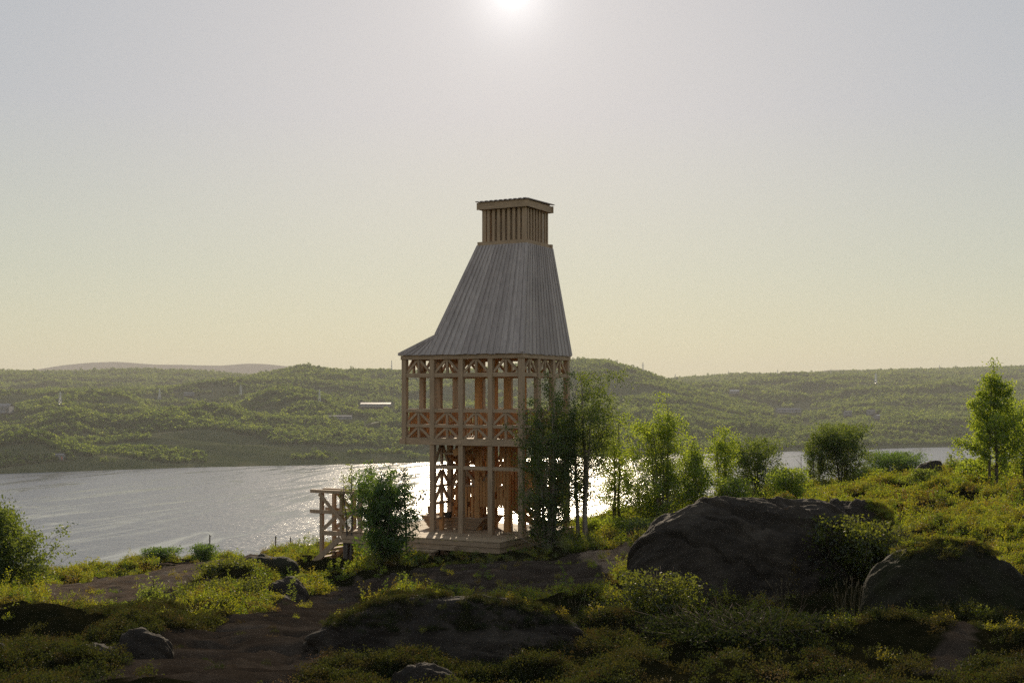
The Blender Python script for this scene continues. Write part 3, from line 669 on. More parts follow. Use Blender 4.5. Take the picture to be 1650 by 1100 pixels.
# ---------------------------------------------------------------- deck round the tower
DK = empty('timber_deck', (TOWER_C[0], TOWER_C[1], 0), TOWER_A); tag(DK, 'low plank deck spreading round the foot of the timber tower', 'deck')
q = MB(); rr = random.Random(5)
X0, X1, Y0, Y1 = -1.92, 4.15, -0.16, 6.4
nP = 44
for i in range(nP):
    x_ = X0 + i * (X1 - X0) / nP; jz = rr.uniform(-.004, .004)
    q.box(x_ + .005, x_ + (X1 - X0) / nP - .004, Y0, Y1, DZ - .035 + jz, DZ + jz)
q.build('deck_boards', mat_wood('deck_plank', (0.40, 0.28, 0.17), (0.52, 0.37, 0.23), stretch=(8, 0.8, 8)), DK)
def dk(name, *a):
    q = MB(); q.box(*a); return q.build(name, M_PINE_H, DK)
dk('fascia', X0 + .0, X0 + .05, Y0, Y1, DZ - .20, DZ - .045); dk('fascia', X0 + .03, X0 + .08, Y0 + .02, Y1, DZ - .40, DZ - .21)
dk('fascia', X0 + .05, X1, Y0 + .0, Y0 + .05, DZ - .20, DZ - .045); dk('fascia', X0 + .08, X1, Y0 + .03, Y0 + .08, DZ - .40, DZ - .21)
dk('fascia', X0 + .08, X1 - .05, Y1 - .05, Y1, DZ - .22, DZ - .045); dk('fascia', X1 - .05, X1, Y0 + .05, Y1 - .05, DZ - .22, DZ - .045)
dk('joist', X0 - .22, X0 - .01, 1.55, 1.72, DZ - .36, DZ - .22)
for yy in (0.5, 2.2, 3.9, 5.6):
    for xx in (-1.5, 0.6, 2.6): dk('deck_post', xx, xx + .16, yy, yy + .16, -1.6, DZ - .05)
# low step along the left front
S = empty('timber_step', (*tworld(-2.5, 3.2), 0), TOWER_A); tag(S, 'long low board step in front of the deck beside the willow bush', 'step')
q = MB(); q.box(0.12, .5, -0.9, 2.3, .10, .15); q.build('tread', M_DECK, S)
q = MB(); q.box(.17, .45, -.8, -.7, -.6, .10); q.build('support', M_PINE_H, S); q = MB(); q.box(.17, .45, 1.9, 2.0, -.6, .10); q.build('support', M_PINE_H, S)

# flared bench at the foot of the tower
BN = empty('flared_bench', (*tworld(1.5 * b, 2.85 * b), DZ), TOWER_A); tag(BN, 'wooden bench with outward sloping board sides on the deck inside the tower', 'bench')
q = MB(); hw0, hw1 = 1.05, 1.38
for k in range(3):
    z0, z1 = .02 + k * .14, .15 + k * .14; a0 = hw0 + (hw1 - hw0) * k / 3; a1 = hw0 + (hw1 - hw0) * (k + 1) / 3
    for s in (-1, 1):
        q.hexa([(s * .75 * .9, -a0, z0), (s * .8, -a0, z0), (s * .8, a0, z0), (s * .75 * .9, a0, z0), (s * .75, -a1, z1), (s * .85, -a1, z1), (s * .85, a1, z1), (s * .75, a1, z1)])
        q.hexa([(-.66, s * a0, z0), (.66, s * a0, z0), (.66, s * (a0 + .04), z0), (-.66, s * (a0 + .04), z0), (-.7, s * a1, z1), (.7, s * a1, z1), (.7, s * (a1 + .04), z1), (-.7, s * (a1 + .04), z1)])
q.build('side_boards', M_PINE_H, BN)
q = MB()
for s in (-1, 1): q.box(-.86, .86, s * hw1 - .2 if s > 0 else -hw1 - .04, s * hw1 + .04 if s > 0 else -hw1 + .2, .44, .475)
for s in (-1, 1): q.box(s * .86 - .2 if s > 0 else -.86, s * .86 if s > 0 else -.66, -hw1 + .205, hw1 - .205, .44, .475)
q.build('seat', M_PINE_H, BN)
q = MB(); q.box(-.3, .3, hw1 + .0, hw1 + .045, .48, .78); q.build('backrest', M_PINE_H, BN)
CB = MB(); CB.box(-.09, .09, -.10, .10, 0, .2); CB.box(-.1, .1, -.11, .11, .2, .215)
o = CB.build('black_box', mat_plain('black_plastic', (0.02, 0.02, 0.02), .5)); o.location = (*tworld(.55 * b, 3.0 * b - .25), DZ + .5 - .02); o.rotation_euler = (0, 0, TOWER_A)
tag(o, 'small black box standing on the bench behind the left tower post', 'box')

# ---------------------------------------------------------------- stair with handrails at the left end of the deck
W = empty('timber_stair', (*tworld(-1.92, 7.5), 0), TOWER_A); tag(W, 'short timber stair with cross braced handrails left of the willow bush', 'stair')
def sb(name, p0, p1, wd, dp, up=(0, 0, 1), mat=None):
    q = MB(); q.bar(p0, p1, wd, dp, up); return q.build(name, mat or M_PINE, W)
WD = .78
for xx in (0.0, WD):
    sb('post', (xx, 0, -.9), (xx, 0, 2.0), .13, .13, (1, 0, 0)); sb('post', (xx, -.92, .45), (xx, -.92, 2.0), .13, .13, (1, 0, 0))
    sb('post', (xx, -1.75, .4), (xx, -1.75, 2.0), .13, .13, (1, 0, 0))
    o_ = -.09 if xx == 0 else .09
    sb('handrail', (xx, .48, 2.06), (xx, -1.95, 2.06), .20, .12)
    sb('rail', (xx + o_, .48, 1.30), (xx + o_, -1.9, 1.30), .05, .14)
    sb('brace', (xx + o_ * 1.6, .02, 1.98), (xx + o_ * 1.6, -1.35, .72), .05, .13); sb('brace', (xx + o_ * .4, -.04, .60), (xx + o_ * .4, -.86, 1.28), .05, .13)
    sb('stringer', (xx + o_ * 2.1, .42, -.76), (xx + o_ * 2.1, -.98, .36), .06, .20)
    sb('beam', (xx, .0 - .07, .50), (xx, -2.0, .50), .11, .17)
for k in range(6):
    yy = .30 - k * .22; zz = -.62 + k * .176
    sb('step', (-.05, yy, zz), (WD + .05, yy, zz), .24, .04, (0, 0, 1), M_DECK)
q = MB()
for k in range(9): q.box(.0 - .1, WD + .1, -1.1 - .145 * k, -1.1 - .145 * k + .135, .59, .625)
q.build('landing', M_DECK, W)
sb('beam', (-.16, -.98, .27), (-.16, -2.1, .27), .07, .13); sb('beam', (-.13, -.98, .41), (-.13, -2.1, .41), .07, .12)
sb('support_post', (.0, -1.15, -1.1), (.0, -1.15, .35), .2, .2, (1, 0, 0), M_BARK); sb('support_post', (WD, -.75, -1.1), (WD, -.75, .4), .16, .16, (1, 0, 0), M_BARK)

# ---------------------------------------------------------------- rocks
ROCKV = {}
def rock(name, label, px, Y, top, hw, depth=1.0, seed=1, mat=None, group=None, sub=5, skew=0.0, flat=0.6, rough=1.0, cat='boulder', x_off=0, sink=.3, steps=0.0, box=2.6):
    rg = np.random.default_rng(seed); x0 = at(px, Y); zb = gz(x0, Y); H = ZC - (top - HY) / F * Y - zb; RX = hw / F * Y; RY = RX * depth
    me = bpy.data.meshes.new(name)
    import bmesh as bmm
    bm = bmm.new(); bmm.ops.create_icosphere(bm, subdivisions=sub, radius=1.0)
    v = np.array([p.co[:] for p in bm.verts]); bm.to_mesh(me); bm.free()
    a = np.abs(v) ** box; rr_ = 1 / (a.sum(1) ** (1 / box)); p = v * rr_[:, None]
    n = fbm(p[:, 0] * 1.4 + seed * 3.1, p[:, 1] * 1.4 + p[:, 2] * 1.1, seed, 4) * .18 * rough
    n2 = fbm(p[:, 0] * 4 + seed, p[:, 2] * 4 + p[:, 1] * 3, seed + 9, 4) * .045 + fbm(p[:, 0] * 15, p[:, 2] * 15 + p[:, 1] * 9, seed + 29, 3) * .014
    for (fa, fb_, sd_) in ((1.0, 3.2, 40), (2.2, .9, 41)):
        f_ = fbm(p[:, 0] * fa + seed, p[:, 2] * fb_ + p[:, 0] * 1.1 + p[:, 1] * .8, seed + sd_, 3); n2 = n2 - .035 * np.exp(-(f_ / .035) ** 2) * np.clip(hw / 60, .4, 1) + .018 * np.tanh(f_ / .05)
    p = p * (1 + n + n2)[:, None]
    p[:, 2] = np.where(p[:, 2] > 0, p[:, 2] * (1 - skew * p[:, 0]), p[:, 2])
    mx = p[:, 2].max(); p[:, 2] /= mx
    if steps:
        h = p[:, 2]*6 + p[:, 0] * 1.6 + fbm(p[:, 0] * 2, p[:, 1] * 2, seed + 2, 2) * .8; fr = h - np.floor(h)
        p[:, :2] *= (1 - steps * (fr[:, None] ** 3))
    p[:, 0] *= RX; p[:, 1] *= RY; p[:, 2] = np.where(p[:, 2] > 0, p[:, 2] * (H), p[:, 2] * sink)
    me.vertices.foreach_set('co', p.astype(np.float32).ravel()); smooth(me)
    o = link(name, me, mat or M_ROCK); o.location = (x0, Y, zb); tag(o, label, cat, group); ROCKV[label] = p + np.array([x0, Y, zb]); return o
rock('boulder', 'largest dark boulder with cracked ledges along its sunlit top, right of the tower', 1216, 19.6, 797, 212, .5, 3, sub=7, skew=.0,  box=2.5, rough=.38)
rock('boulder', 'low humped rock touching the right shoulder of the largest boulder', 1372, 22.3, 801, 76, .8, 12, sub=6,  rough=.6)
rock('boulder', 'moss topped boulder at the right edge in front of the green slope', 1530, 16.0, 868, 135, .6, 23, M_ROCKM, sub=6, rough=.6, box=2.3)
rock('boulder', 'long low outcrop in the middle foreground with leaves creeping over its crest', 715, 13.6, 958, 225, .42, 31, sub=6, skew=.0, flat=.5,  box=2.2, rough=.6)
rock('boulder', 'flat stone at the bottom edge in front of the middle outcrop', 690, 10.6, 1068, 62, .6, 35)
rock('boulder', 'squat stone at bottom left with a pale split edge, left one of two neighbours', 152, 12.2, 1034, 38, .8, 41)
rock('boulder', 'rounded stone at bottom left, right one of two neighbours beside the dirt trail', 232, 12.6, 1010, 46, .8, 43)
rock('boulder', 'stone cut off by the left picture edge', -4, 12.6, 1034, 17, .9, 44)
rock('boulder', 'grey boulder with a tall stalk before it, downhill left of the stair', 464, 27, 928, 36, .8, 47)
rock('boulder', 'small pointed stone leaning in front of the grey stalk boulder', 449, 25.2, 958, 23, .8, 48, sub=4)
rock('boulder', 'little stone beside the bush clump left of the grey stalk boulder', 401, 25.0, 973, 12, .8, 49, sub=4)
rock('boulder', 'dark mossy hump between the leafy mound and the stair foot', 432, 33.5, 893, 50, .7, 50, M_ROCKM)
rock('boulder', 'dark wedge shaped rock on the meadow crest at right', 1494, 50, 741, 27, .8, 52, skew=-.2)
rock('boulder', 'low dark rock beneath the round crowned trees', 1352, 56, 781, 24, .9, 53, sub=4)
ORD = ['first', 'second', 'third', 'fourth', 'fifth', 'sixth', 'seventh', 'eighth', 'ninth', 'tenth', 'eleventh', 'twelfth']
L7 = {72: 0, 108: 1, 150: 2, 173: 3, 201: 4, 228: 5, 262: 6}
for i, (px, top, hw) in enumerate([(108, 922, 7), (150, 910, 13), (173, 913, 8), (228, 903, 15), (201, 915, 6), (72, 931, 8), (262, 913, 9), (443, 881, 6), (457, 880, 5), (474, 876, 8), (486, 879, 5), (503, 877, 5), (512, 872, 7)]):
    lb_ = '%s from the left of the dark stones on the brow of the left bank' % ORD[L7[px]] if i < 7 else '%s from the left of the small stones along the bank edge near the thin posts' % ORD[i - 7]
    rock('stone', lb_, px, 60 if i < 7 else 61, top, hw, .8, 60 + i, sub=3, cat='stone', group='stones on the brow of the left bank' if i < 7 else 'stones in the row near the thin posts', rough=1.3)
rg0 = np.random.default_rng(99); LS = []
while len(LS) < 12:
    px = rg0.uniform(90, 900); Y = rg0.uniform(12, 42); x = at(px, Y)
    zz, p_, q_, vg = ground(np.array([x]), np.array([Y]), True)
    row = HY - (zz[0] - ZC) / Y * F
    if vg[0] < .5 and tloc(x, Y)[0] < -2.4 and not (470 < px < 960 and row > 955): LS.append((px, Y, row))
for i, (px, Y, row) in enumerate(sorted(LS)):
    rock('stone', '%s from the left of the small loose stones lying on the bare brown dirt' % ORD[i], px, Y, row - rg0.uniform(2.5, 5), rg0.uniform(3, 7), .8, 200 + i, sub=3, cat='stone', group='loose stones on the dirt', rough=1.4)

# ---------------------------------------------------------------- trees and bushes
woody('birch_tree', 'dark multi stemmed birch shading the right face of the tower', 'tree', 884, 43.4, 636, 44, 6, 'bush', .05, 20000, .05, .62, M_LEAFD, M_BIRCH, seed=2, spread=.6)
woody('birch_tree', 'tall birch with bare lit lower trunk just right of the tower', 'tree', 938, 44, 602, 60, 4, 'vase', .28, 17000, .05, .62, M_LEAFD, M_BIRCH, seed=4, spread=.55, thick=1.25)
woody('birch_tree', 'thin see-through birch in front of the bright glitter, left of the dense birch', 'tree', 992, 49, 668, 34, 3, 'thin', .16, 6500, .055, .62, M_LEAF, M_BARK, seed=5)
woody('birch_tree', 'dense bright green birch with pointed top behind the left end of the largest boulder', 'tree', 1065, 46, 636, 56, 5, 'cone', .03, 20000, .055, .62, M_LEAF, M_BIRCH, seed=6, spread=.30)
woody('birch_tree', 'lower leafy birch growing against the right side of the dense pointed birch', 'tree', 1116, 47, 702, 36, 3, 'cone', .05, 9000, .055, .62, M_LEAF, M_BARK, seed=8)
woody('birch_tree', 'slim birch with small airy crown behind the crest of the largest boulder', 'tree', 1165, 49, 690, 21, 2, 'thin', .25, 4200, .055, .62, M_LEAF, M_BARK, seed=9)
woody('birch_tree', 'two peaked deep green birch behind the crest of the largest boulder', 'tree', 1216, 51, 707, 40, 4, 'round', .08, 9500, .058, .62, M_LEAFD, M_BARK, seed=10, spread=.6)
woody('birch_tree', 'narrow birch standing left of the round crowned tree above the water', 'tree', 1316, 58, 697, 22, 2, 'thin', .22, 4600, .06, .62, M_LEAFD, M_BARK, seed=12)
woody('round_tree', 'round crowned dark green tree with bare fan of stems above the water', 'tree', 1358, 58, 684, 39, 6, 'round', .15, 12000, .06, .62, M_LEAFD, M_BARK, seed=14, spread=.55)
woody('birch_tree', 'tallest pointed birch standing alone on the right green slope', 'tree', 1600, 42, 582, 42, 2, 'cone', .10, 15000, .055, .65, M_LEAF, M_BARK, seed=15, spread=.10)
woody('birch_tree', 'birch cut off by the right picture edge', 'tree', 1656, 44, 645, 40, 4, 'round', .08, 12000, .055, .65, M_LEAF, M_BARK, seed=17)
BP = ('stems', 'foliage')
woody('willow_bush', 'tall dark green willow bush between the stair and the deck', 'bush', 622, 39.4, 758, 39, 10, 'willow', .03, 13500, .085, .34, M_WILLOW, M_BARK, seed=21, jag=1.0, spread=.9, parts=BP, tight=.06, nb=20)
woody('willow_sapling', 'sparse leggy sapling rising above the stair handrail', 'sapling', 562, 46.2, 745, 12, 2, 'thin', .35, 650, .07, .4, M_WEED, M_BARK, seed=22, parts=BP, nb=12)
for i, (px_, tp_) in enumerate(((597, 742), (627, 748), (655, 752))): woody('willow_sapling', ['thin dark shoot standing up from the left top of the willow bush', 'thin dark shoot standing up from the middle top of the willow bush', 'thin dark shoot standing up from the right top of the willow bush'][i], 'sapling', px_, 42.4, tp_, 8, 1, 'thin', .6, 330, .07, .35, M_WILLOW, M_BARK, seed=80 + i, parts=BP, nb=14)
woody('birch_bush', 'leafy birch bush cut off by the left picture edge', 'bush', 10, 32, 822, 54, 6, 'cone', .04, 11000, .055, .6, M_LEAFD, M_BARK, seed=23, jag=1.0, spread=.75, parts=BP)
woody('birch_sapling', 'leaning birch sapling at the far left edge above its bush', 'sapling', -8, 31, 800, 24, 3, 'thin', .3, 3500, .055, .6, M_LEAFD, M_BARK, seed=24, parts=BP)
woody('willow_bush', 'small bush on the bank edge, the left of two before the water', 'bush', 256, 58, 884, 20, 5, 'bush', .05, 2600, .08, .4, M_WILLOW, M_BARK, seed=25, parts=BP, spread=.7)
woody('willow_bush', 'small bush on the bank edge, the right of two before the water', 'bush', 329, 58, 879, 17, 5, 'bush', .05, 2200, .08, .4, M_WILLOW, M_BARK, seed=26, parts=BP, spread=.7)
woody('willow_bush', 'pale wide willow bush left of the wedge shaped rock', 'bush', 1436, 60, 730, 44, 7, 'bush', .06, 8000, .07, .35, M_WILLOW, M_BARK, seed=27, spread=.8, parts=BP)
woody('birch_bush', 'low light green bush behind the right shoulder of the largest boulder', 'bush', 1273, 47, 755, 27, 5, 'bush', .05, 4800, .055, .6, M_LEAF, M_BARK, seed=28, parts=BP, spread=.7)
woody('birch_bush', 'small bright bush touching the left side of the wedge shaped rock', 'bush', 1487, 46, 757, 18, 4, 'bush', .05, 2400, .055, .6, M_WEED, M_BARK, seed=29, parts=BP, spread=.7)
woody('birch_sapling', 'tiny sapling against the water between the wedge rock and the tallest birch', 'sapling', 1531, 50, 733, 8, 1, 'thin', .2, 420, .06, .6, M_WEED, M_BARK, seed=30, parts=BP, nb=9)
woody('birch_bush', 'green bush at the left foot of the tallest birch', 'bush', 1566, 45, 742, 20, 4, 'bush', .05, 2200, .055, .6, M_LEAF, M_BARK, seed=31, parts=BP, spread=.7)
woody('birch_bush', 'wide low bush on the grassy bank left of the dense pointed birch', 'bush', 985, 45.5, 838, 42, 7, 'bush', .03, 7500, .05, .6, M_LEAF, M_BARK, seed=32, parts=BP, spread=.9)
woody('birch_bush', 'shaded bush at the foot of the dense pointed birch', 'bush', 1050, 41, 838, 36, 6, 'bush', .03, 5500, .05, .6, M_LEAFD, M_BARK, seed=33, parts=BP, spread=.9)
woody('birch_bush', 'low bush between the round crowned tree and the pale willow', 'bush', 1398, 57, 756, 20, 5, 'bush', .04, 2600, .06, .6, M_LEAF, M_BARK, seed=34, parts=BP, spread=.9)
woody('birch_bush', 'leafy bush below the slim birch behind the largest boulder', 'bush', 1180, 46, 770, 30, 6, 'bush', .04, 4500, .055, .6, M_LEAF, M_BARK, seed=36, parts=BP, spread=.9)
woody('rowan_sapling', 'bright yellow green rowan sapling on the dirt at lower left', 'sapling', 246, 21.5, 932, 20, 3, 'bush', .12, 1100, .05, .34, M_WEED, M_TWIG, seed=37, parts=BP, nb=10, spread=.7, tight=.05)
woody('rowan_sapling', 'low yellow green seedling at the left foot of the rowan sapling', 'sapling', 226, 20, 972, 20, 3, 'bush', .1, 520, .045, .34, M_WEED, M_TWIG, seed=38, parts=BP, nb=8, spread=.8, tight=.05)
woody('leafy_mound_bush', 'dense dark leafy bush left of the mossy hump', 'bush', 372, 29.5, 908, 30, 7, 'bush', .03, 6500, .045, .6, M_BERRY, M_TWIG, seed=39, parts=BP, spread=.9, tight=.07)
woody('leafy_mound_bush', 'spreading low bush nearest the trail beside the tiny stone', 'bush', 345, 26, 942, 55, 9, 'bush', .03, 8500, .04, .6, M_BERRY, M_TWIG, seed=40, parts=BP, spread=.95, tight=.07)
woody('berry_bush', 'sunlit leafy bush spilling over the left foot of the largest boulder', 'bush', 1055, 16.5, 926, 50, 6, 'bush', .03, 6500, .03, .65, M_BERRY, M_TWIG, seed=41, parts=BP, spread=.95, tight=.06)
woody('berry_bush', 'leafy bush spilling over the right shoulder of the largest boulder', 'bush', 1342, 19.0, 836, 42, 9, 'bush', .03, 7500, .034, .65, M_BERRY, M_TWIG, seed=42, parts=BP, spread=.95, tight=.06)
woody('berry_bush', 'wide berry bush between the largest boulder and the moss topped boulder', 'bush', 1418, 18.6, 850, 52, 9, 'bush', .03, 8000, .034, .65, M_BERRY, M_TWIG, seed=43, parts=BP, spread=.95, tight=.06)
woody('berry_bush', 'low dark bush mound in the right foreground before the largest boulder', 'bush', 1190, 13.0, 1004, 110, 7, 'bush', .03, 14000, .022, .7, M_COVER_DIM, M_TWIG, seed=44, parts=BP, spread=.95, tight=.05)

def stalk(px, Y, top, label, seed, droop=0.0, group=None, name='fireweed', ll=.10):
    rg = np.random.default_rng(seed); x0 = at(px, Y); zb = gz(x0, Y) - .02; H = ZC - (top - HY) / F * Y - zb
    root = empty(name, (x0, Y, zb)); tag(root, label, 'plant', group)
    s = MB(); pts = []; DD = []
    k = 9; tt = np.linspace(0, 1, k); line = np.stack([droop * tt ** 3 * H * .45 + .02 * np.sin(tt * 5 + seed), .02 * np.cos(tt * 4), H * (tt - droop * .35 * tt ** 4)], 1)
    s.tube(line, .006 * (1 - tt) + .002, 4)
    for t in np.linspace(.15, 1, int(26 + H * 14)):
        p = np.array([np.interp(t, tt, line[:, c]) for c in range(3)]); az = rg.uniform(0, 6.28)
        for q_ in range(2): pts.append(p); a2 = az + q_ * 2.4; DD.append([math.cos(a2), math.sin(a2), .45])
    v, q = leaves_mesh(np.array(pts), ll, ll * .22, rg, 0, np.array(DD))
    s.build('stem', M_TWIG, root); link('leaves', fast_mesh('leaves', v, q), M_WEED, root); return root
stalk(464, 26.2, 897, 'tall drooping leafy stalk in front of the grey boulder', 1, 1.0, ll=.09)
stalk(417, 26.0, 943, 'upright leafy stalk between the low bush and the pointed stone', 2, ll=.06)
stalk(404, 26.0, 950, 'shorter upright leafy stalk left of its taller neighbour', 3, ll=.06)
stalk(474, 25.5, 945, 'leafy stalk in front of the right side of the grey boulder', 4, ll=.06)
stalk(348, 22.5, 972, 'lone thin leafy stalk at the lower edge of the leafy mound', 5, ll=.05)
for i, (px, Y, top) in enumerate([(532, 40, 905), (545, 40, 899), (556, 39.5, 903), (566, 39, 908), (577, 39, 912), (668, 40, 898), (676, 40.3, 902), (684, 40.6, 899), (660, 39.8, 905), (690, 41, 906)]):
    stalk(px, Y, top, '%s from the left of the leafy stalks in the weeds %s of the willow bush' % ((ORD[i], 'left') if i < 5 else (ORD[{660: 0, 668: 1, 676: 2, 684: 3, 690: 4}[px]], 'right')), 20 + i, .1 * (i % 3), group='leafy stalks left of the willow bush' if i < 5 else 'leafy stalks right of the willow bush', ll=.12)
for i, (px, top) in enumerate([(482, 868), (489, 862), (497, 858), (504, 860), (511, 865), (474, 874), (466, 876)]):
    stalk(px, 52, top, '%s from the left of the leafy stalks on the bank just left of the stair' % ORD[{466: 0, 474: 1, 482: 2, 489: 3, 497: 4, 504: 5, 511: 6}[px]], 40 + i, .1 * (i % 2), group='leafy stalks left of the stair', ll=.14)

# dry grass stalks against the boulders
def tuft(px, Y, top, hw, n, label, seed, mat=None):
    rg = np.random.default_rng(seed); x0 = at(px, Y); zb = gz(x0, Y); H = ZC - (top - HY) / F * Y - zb; s = MB()
    for i in range(n):
        a = rg.uniform(-1, 1) * hw / F * Y; bq = rg.uniform(-.12, .12); h = H * rg.uniform(.55, 1); ln_ = rg.normal() * .12 * H + a * .3
        s.tube([(a * .6, bq, -.03), (a * .6 + ln_ * .4, bq, h * .6), (a * .6 + ln_, bq, h)], [.003, .0025, .0015], 3)
        s.tube([(a * .6 + ln_, bq, h * .93), (a * .6 + ln_ * 1.15, bq, h * 1.02)], [.006, .002], 4)
    o = s.build('dry_grass_tuft', mat or M_DRY); o.location = (x0, Y, zb); tag(o, label, 'grass'); return o
tuft(1368, 15, 924, 32, 22, 'tall dry grass stalks before the dark face between the two right boulders', 1)
tuft(1262, 16.5, 928, 18, 10, 'few thin dry stalks against the dark face of the largest boulder', 2)
tuft(815, 20, 935, 14, 8, 'thin dry stalks rising behind the middle outcrop', 3)
tuft(930, 16.0, 948, 60, 16, 'pale dry grass lying over the dirt edge right of the middle outcrop', 4)

# dead sapling, thin posts
def dead(px, Y, top, label, seed):
    rg = np.random.default_rng(seed); x0 = at(px, Y); zb = gz(x0, Y) - .05; H = ZC - (top - HY) / F * Y - zb
    s = MB(); s.tube([(0, 0, 0), (.03, 0, H * .5), (-.02, 0, H)], [.03, .02, .006], 5)
    for i in range(12):
        z = H * rg.uniform(.25, .95); a = rg.uniform(0, 6.28); l = rg.uniform(.15, .4)
        s.tube([(0.02, 0, z), (math.cos(a) * l, math.sin(a) * l, z + l * .9)], [.008, .003], 3)
    o = s.build('dead_sapling', M_BIRCH); o.location = (x0, Y, zb); tag(o, label, 'sapling')
dead(1291, 54, 735, 'leafless grey sapling left of the narrow birch', 1)
for px, top, lb_ in ((338, 861, 'thin leaning post by the right small bush on the bank edge'), (444, 863, 'thin upright post midway along the bank edge'), (468, 865, 'thin post nearest the stair on the bank edge')):
    Y = 63; x0 = at(px, Y); zb = gz(x0, Y) - .2; H = ZC - (top - HY) / F * Y - zb
    s = MB(); s.tube([(0, 0, 0), (0, 0, H * .97), (0, 0, H)], [.035, .032, .02], 8); s.tube([(0, 0, H * .93), (0.09, 0, H * .96)], [.015, .012], 5)
    o = s.build('thin_post', M_BARK); o.location = (x0, Y, zb); tag(o, lb_, 'post', 'thin posts along the bank edge')

# ---------------------------------------------------------------- scattered stuff (instanced)
proto = bpy.data.collections.new('prototypes'); protof = bpy.data.collections.new('prototypes_far')
def scatter(name, P, rot, scl, idx, coll):
    m = bpy.data.meshes.new(name); n = len(P); m.vertices.add(n); m.vertices.foreach_set('co', P.astype(np.float32).ravel())
    for nm, ty, key, dat in (('rot', 'FLOAT_VECTOR', 'vector', rot), ('scl', 'FLOAT_VECTOR', 'vector', scl), ('idx', 'INT', 'value', idx)):
        a = m.attributes.new(nm, ty, 'POINT'); a.data.foreach_set(key, dat.astype(np.int32 if ty == 'INT' else np.float32).ravel())
    o = bpy.data.objects.new(name, m); col.objects.link(o)
    ng = bpy.data.node_groups.new('scatter_' + name, 'GeometryNodeTree')
    ng.interface.new_socket('Geometry', in_out='INPUT', socket_type='NodeSocketGeometry'); ng.interface.new_socket('Geometry', in_out='OUTPUT', socket_type='NodeSocketGeometry')
    gi = ng.nodes.new('NodeGroupInput'); go = ng.nodes.new('NodeGroupOutput'); ip = ng.nodes.new('GeometryNodeInstanceOnPoints'); ci = ng.nodes.new('GeometryNodeCollectionInfo')
    ci.inputs['Collection'].default_value = coll; ci.inputs['Separate Children'].default_value = True; ci.inputs['Reset Children'].default_value = True
    ip.inputs['Pick Instance'].default_value = True
    L = ng.links.new
    def na(nm, ty):
        a = ng.nodes.new('GeometryNodeInputNamedAttribute'); a.data_type = ty; a.inputs['Name'].default_value = nm; return [s for s in a.outputs if s.enabled][0]
    L(gi.outputs[0], ip.inputs['Points']); L(ci.outputs[0], ip.inputs['Instance']); L(na('idx', 'INT'), ip.inputs['Instance Index'])
    e2r = ng.nodes.new('FunctionNodeEulerToRotation'); L(na('rot', 'FLOAT_VECTOR'), e2r.inputs[0]); L(e2r.outputs[0], ip.inputs['Rotation'])
    L(na('scl', 'FLOAT_VECTOR'), ip.inputs['Scale']); L(ip.outputs[0], go.inputs[0])
    md = o.modifiers.new('scatter', 'NODES'); md.node_group = ng; return o
def padd(coll, name, v, q, mat):
    m = fast_mesh(name, v, q); m.materials.append(mat); o = bpy.data.objects.new(name, m); coll.objects.link(o)
def clump(rg, n_st, per, h, r, ln, wd, up=.3):
    P = []; D = []
    for i in range(n_st):
        a = rg.uniform(0, 6.28); rr_ = r * math.sqrt(rg.uniform(0, 1)); hh = h * rg.uniform(.55, 1.1) * (1 - .45 * (rr_ / r) ** 2)
        b0 = np.array([math.cos(a) * rr_ * .5, math.sin(a) * rr_ * .5, 0]); e = np.array([math.cos(a) * rr_, math.sin(a) * rr_, hh])
        for j in range(per):
            t = rg.uniform(.25, 1) ** .7; P.append(b0 + (e - b0) * t + rg.normal(size=3) * .012); D.append(unit(rg.normal(size=3) + np.array([0, 0, up])))
    P = np.array(P); D = np.array(D); P[:, 2] = np.maximum(P[:, 2], 0.0)
    return leaves_mesh(P, ln, wd, rg, 0, D)
rg = np.random.default_rng(77)
for i in range(3): v, q = clump(rg, 26, 8, .15, .15, .020, .013); padd(proto, 'a%d' % i, v, q, M_COVER_DIM)           # 0-2 fine, near
for i in range(3): v, q = clump(rg, 22, 7, .30, .19, .042, .028); padd(proto, 'b%d' % i, v, q, M_COVER)           # 3-5 coarse, far
for i in range(2): v, q = clump(rg, 30, 6, .12, .18, .018, .006); padd(proto, 'c%d' % i, v, q, M_HEATH)           # 6-7 heath
def grass(rg, n, h, r, wd):
    V = []; Q = []
    for i in range(n):
        a = rg.uniform(0, 6.28); rr_ = r * math.sqrt(rg.uniform(0, 1)); p = np.array([math.cos(a) * rr_, math.sin(a) * rr_, 0]); hh = h * rg.uniform(.5, 1.1)
        ln_ = rg.normal(size=2) * .35 * hh; mp = p + np.array([ln_[0] * .35, ln_[1] * .35, hh * .6]); e = p + np.array([ln_[0], ln_[1], hh]); az = rg.uniform(0, 6.28); s = np.array([math.cos(az), math.sin(az), 0]) * wd / 2
        k = len(V); V += [p - s, p + s, mp + s * .8, mp - s * .8, e + s * .1, e - s * .1]; Q += [(k, k + 1, k + 2, k + 3), (k + 3, k + 2, k + 4, k + 5)]
    return np.array(V), np.array(Q)
for i in range(2): v, q = clump(rg, 26, 8, .19, .16, .026, .017); padd(proto, 'e%d' % i, v, q, M_COVER)          # 10-11 middle
for i in range(2): v, q = clump(rg, 6, 16, .55, .13, .034, .015, 1.2); padd(proto, 'f%d' % i, v, q, M_COVER)         # 12-13 sprigs
for i in range(2): v, q = grass(rg, 45, .26, .12, .007); padd(proto, 'd%d' % i, v, q, M_GRASS)                    # 8-9 grass

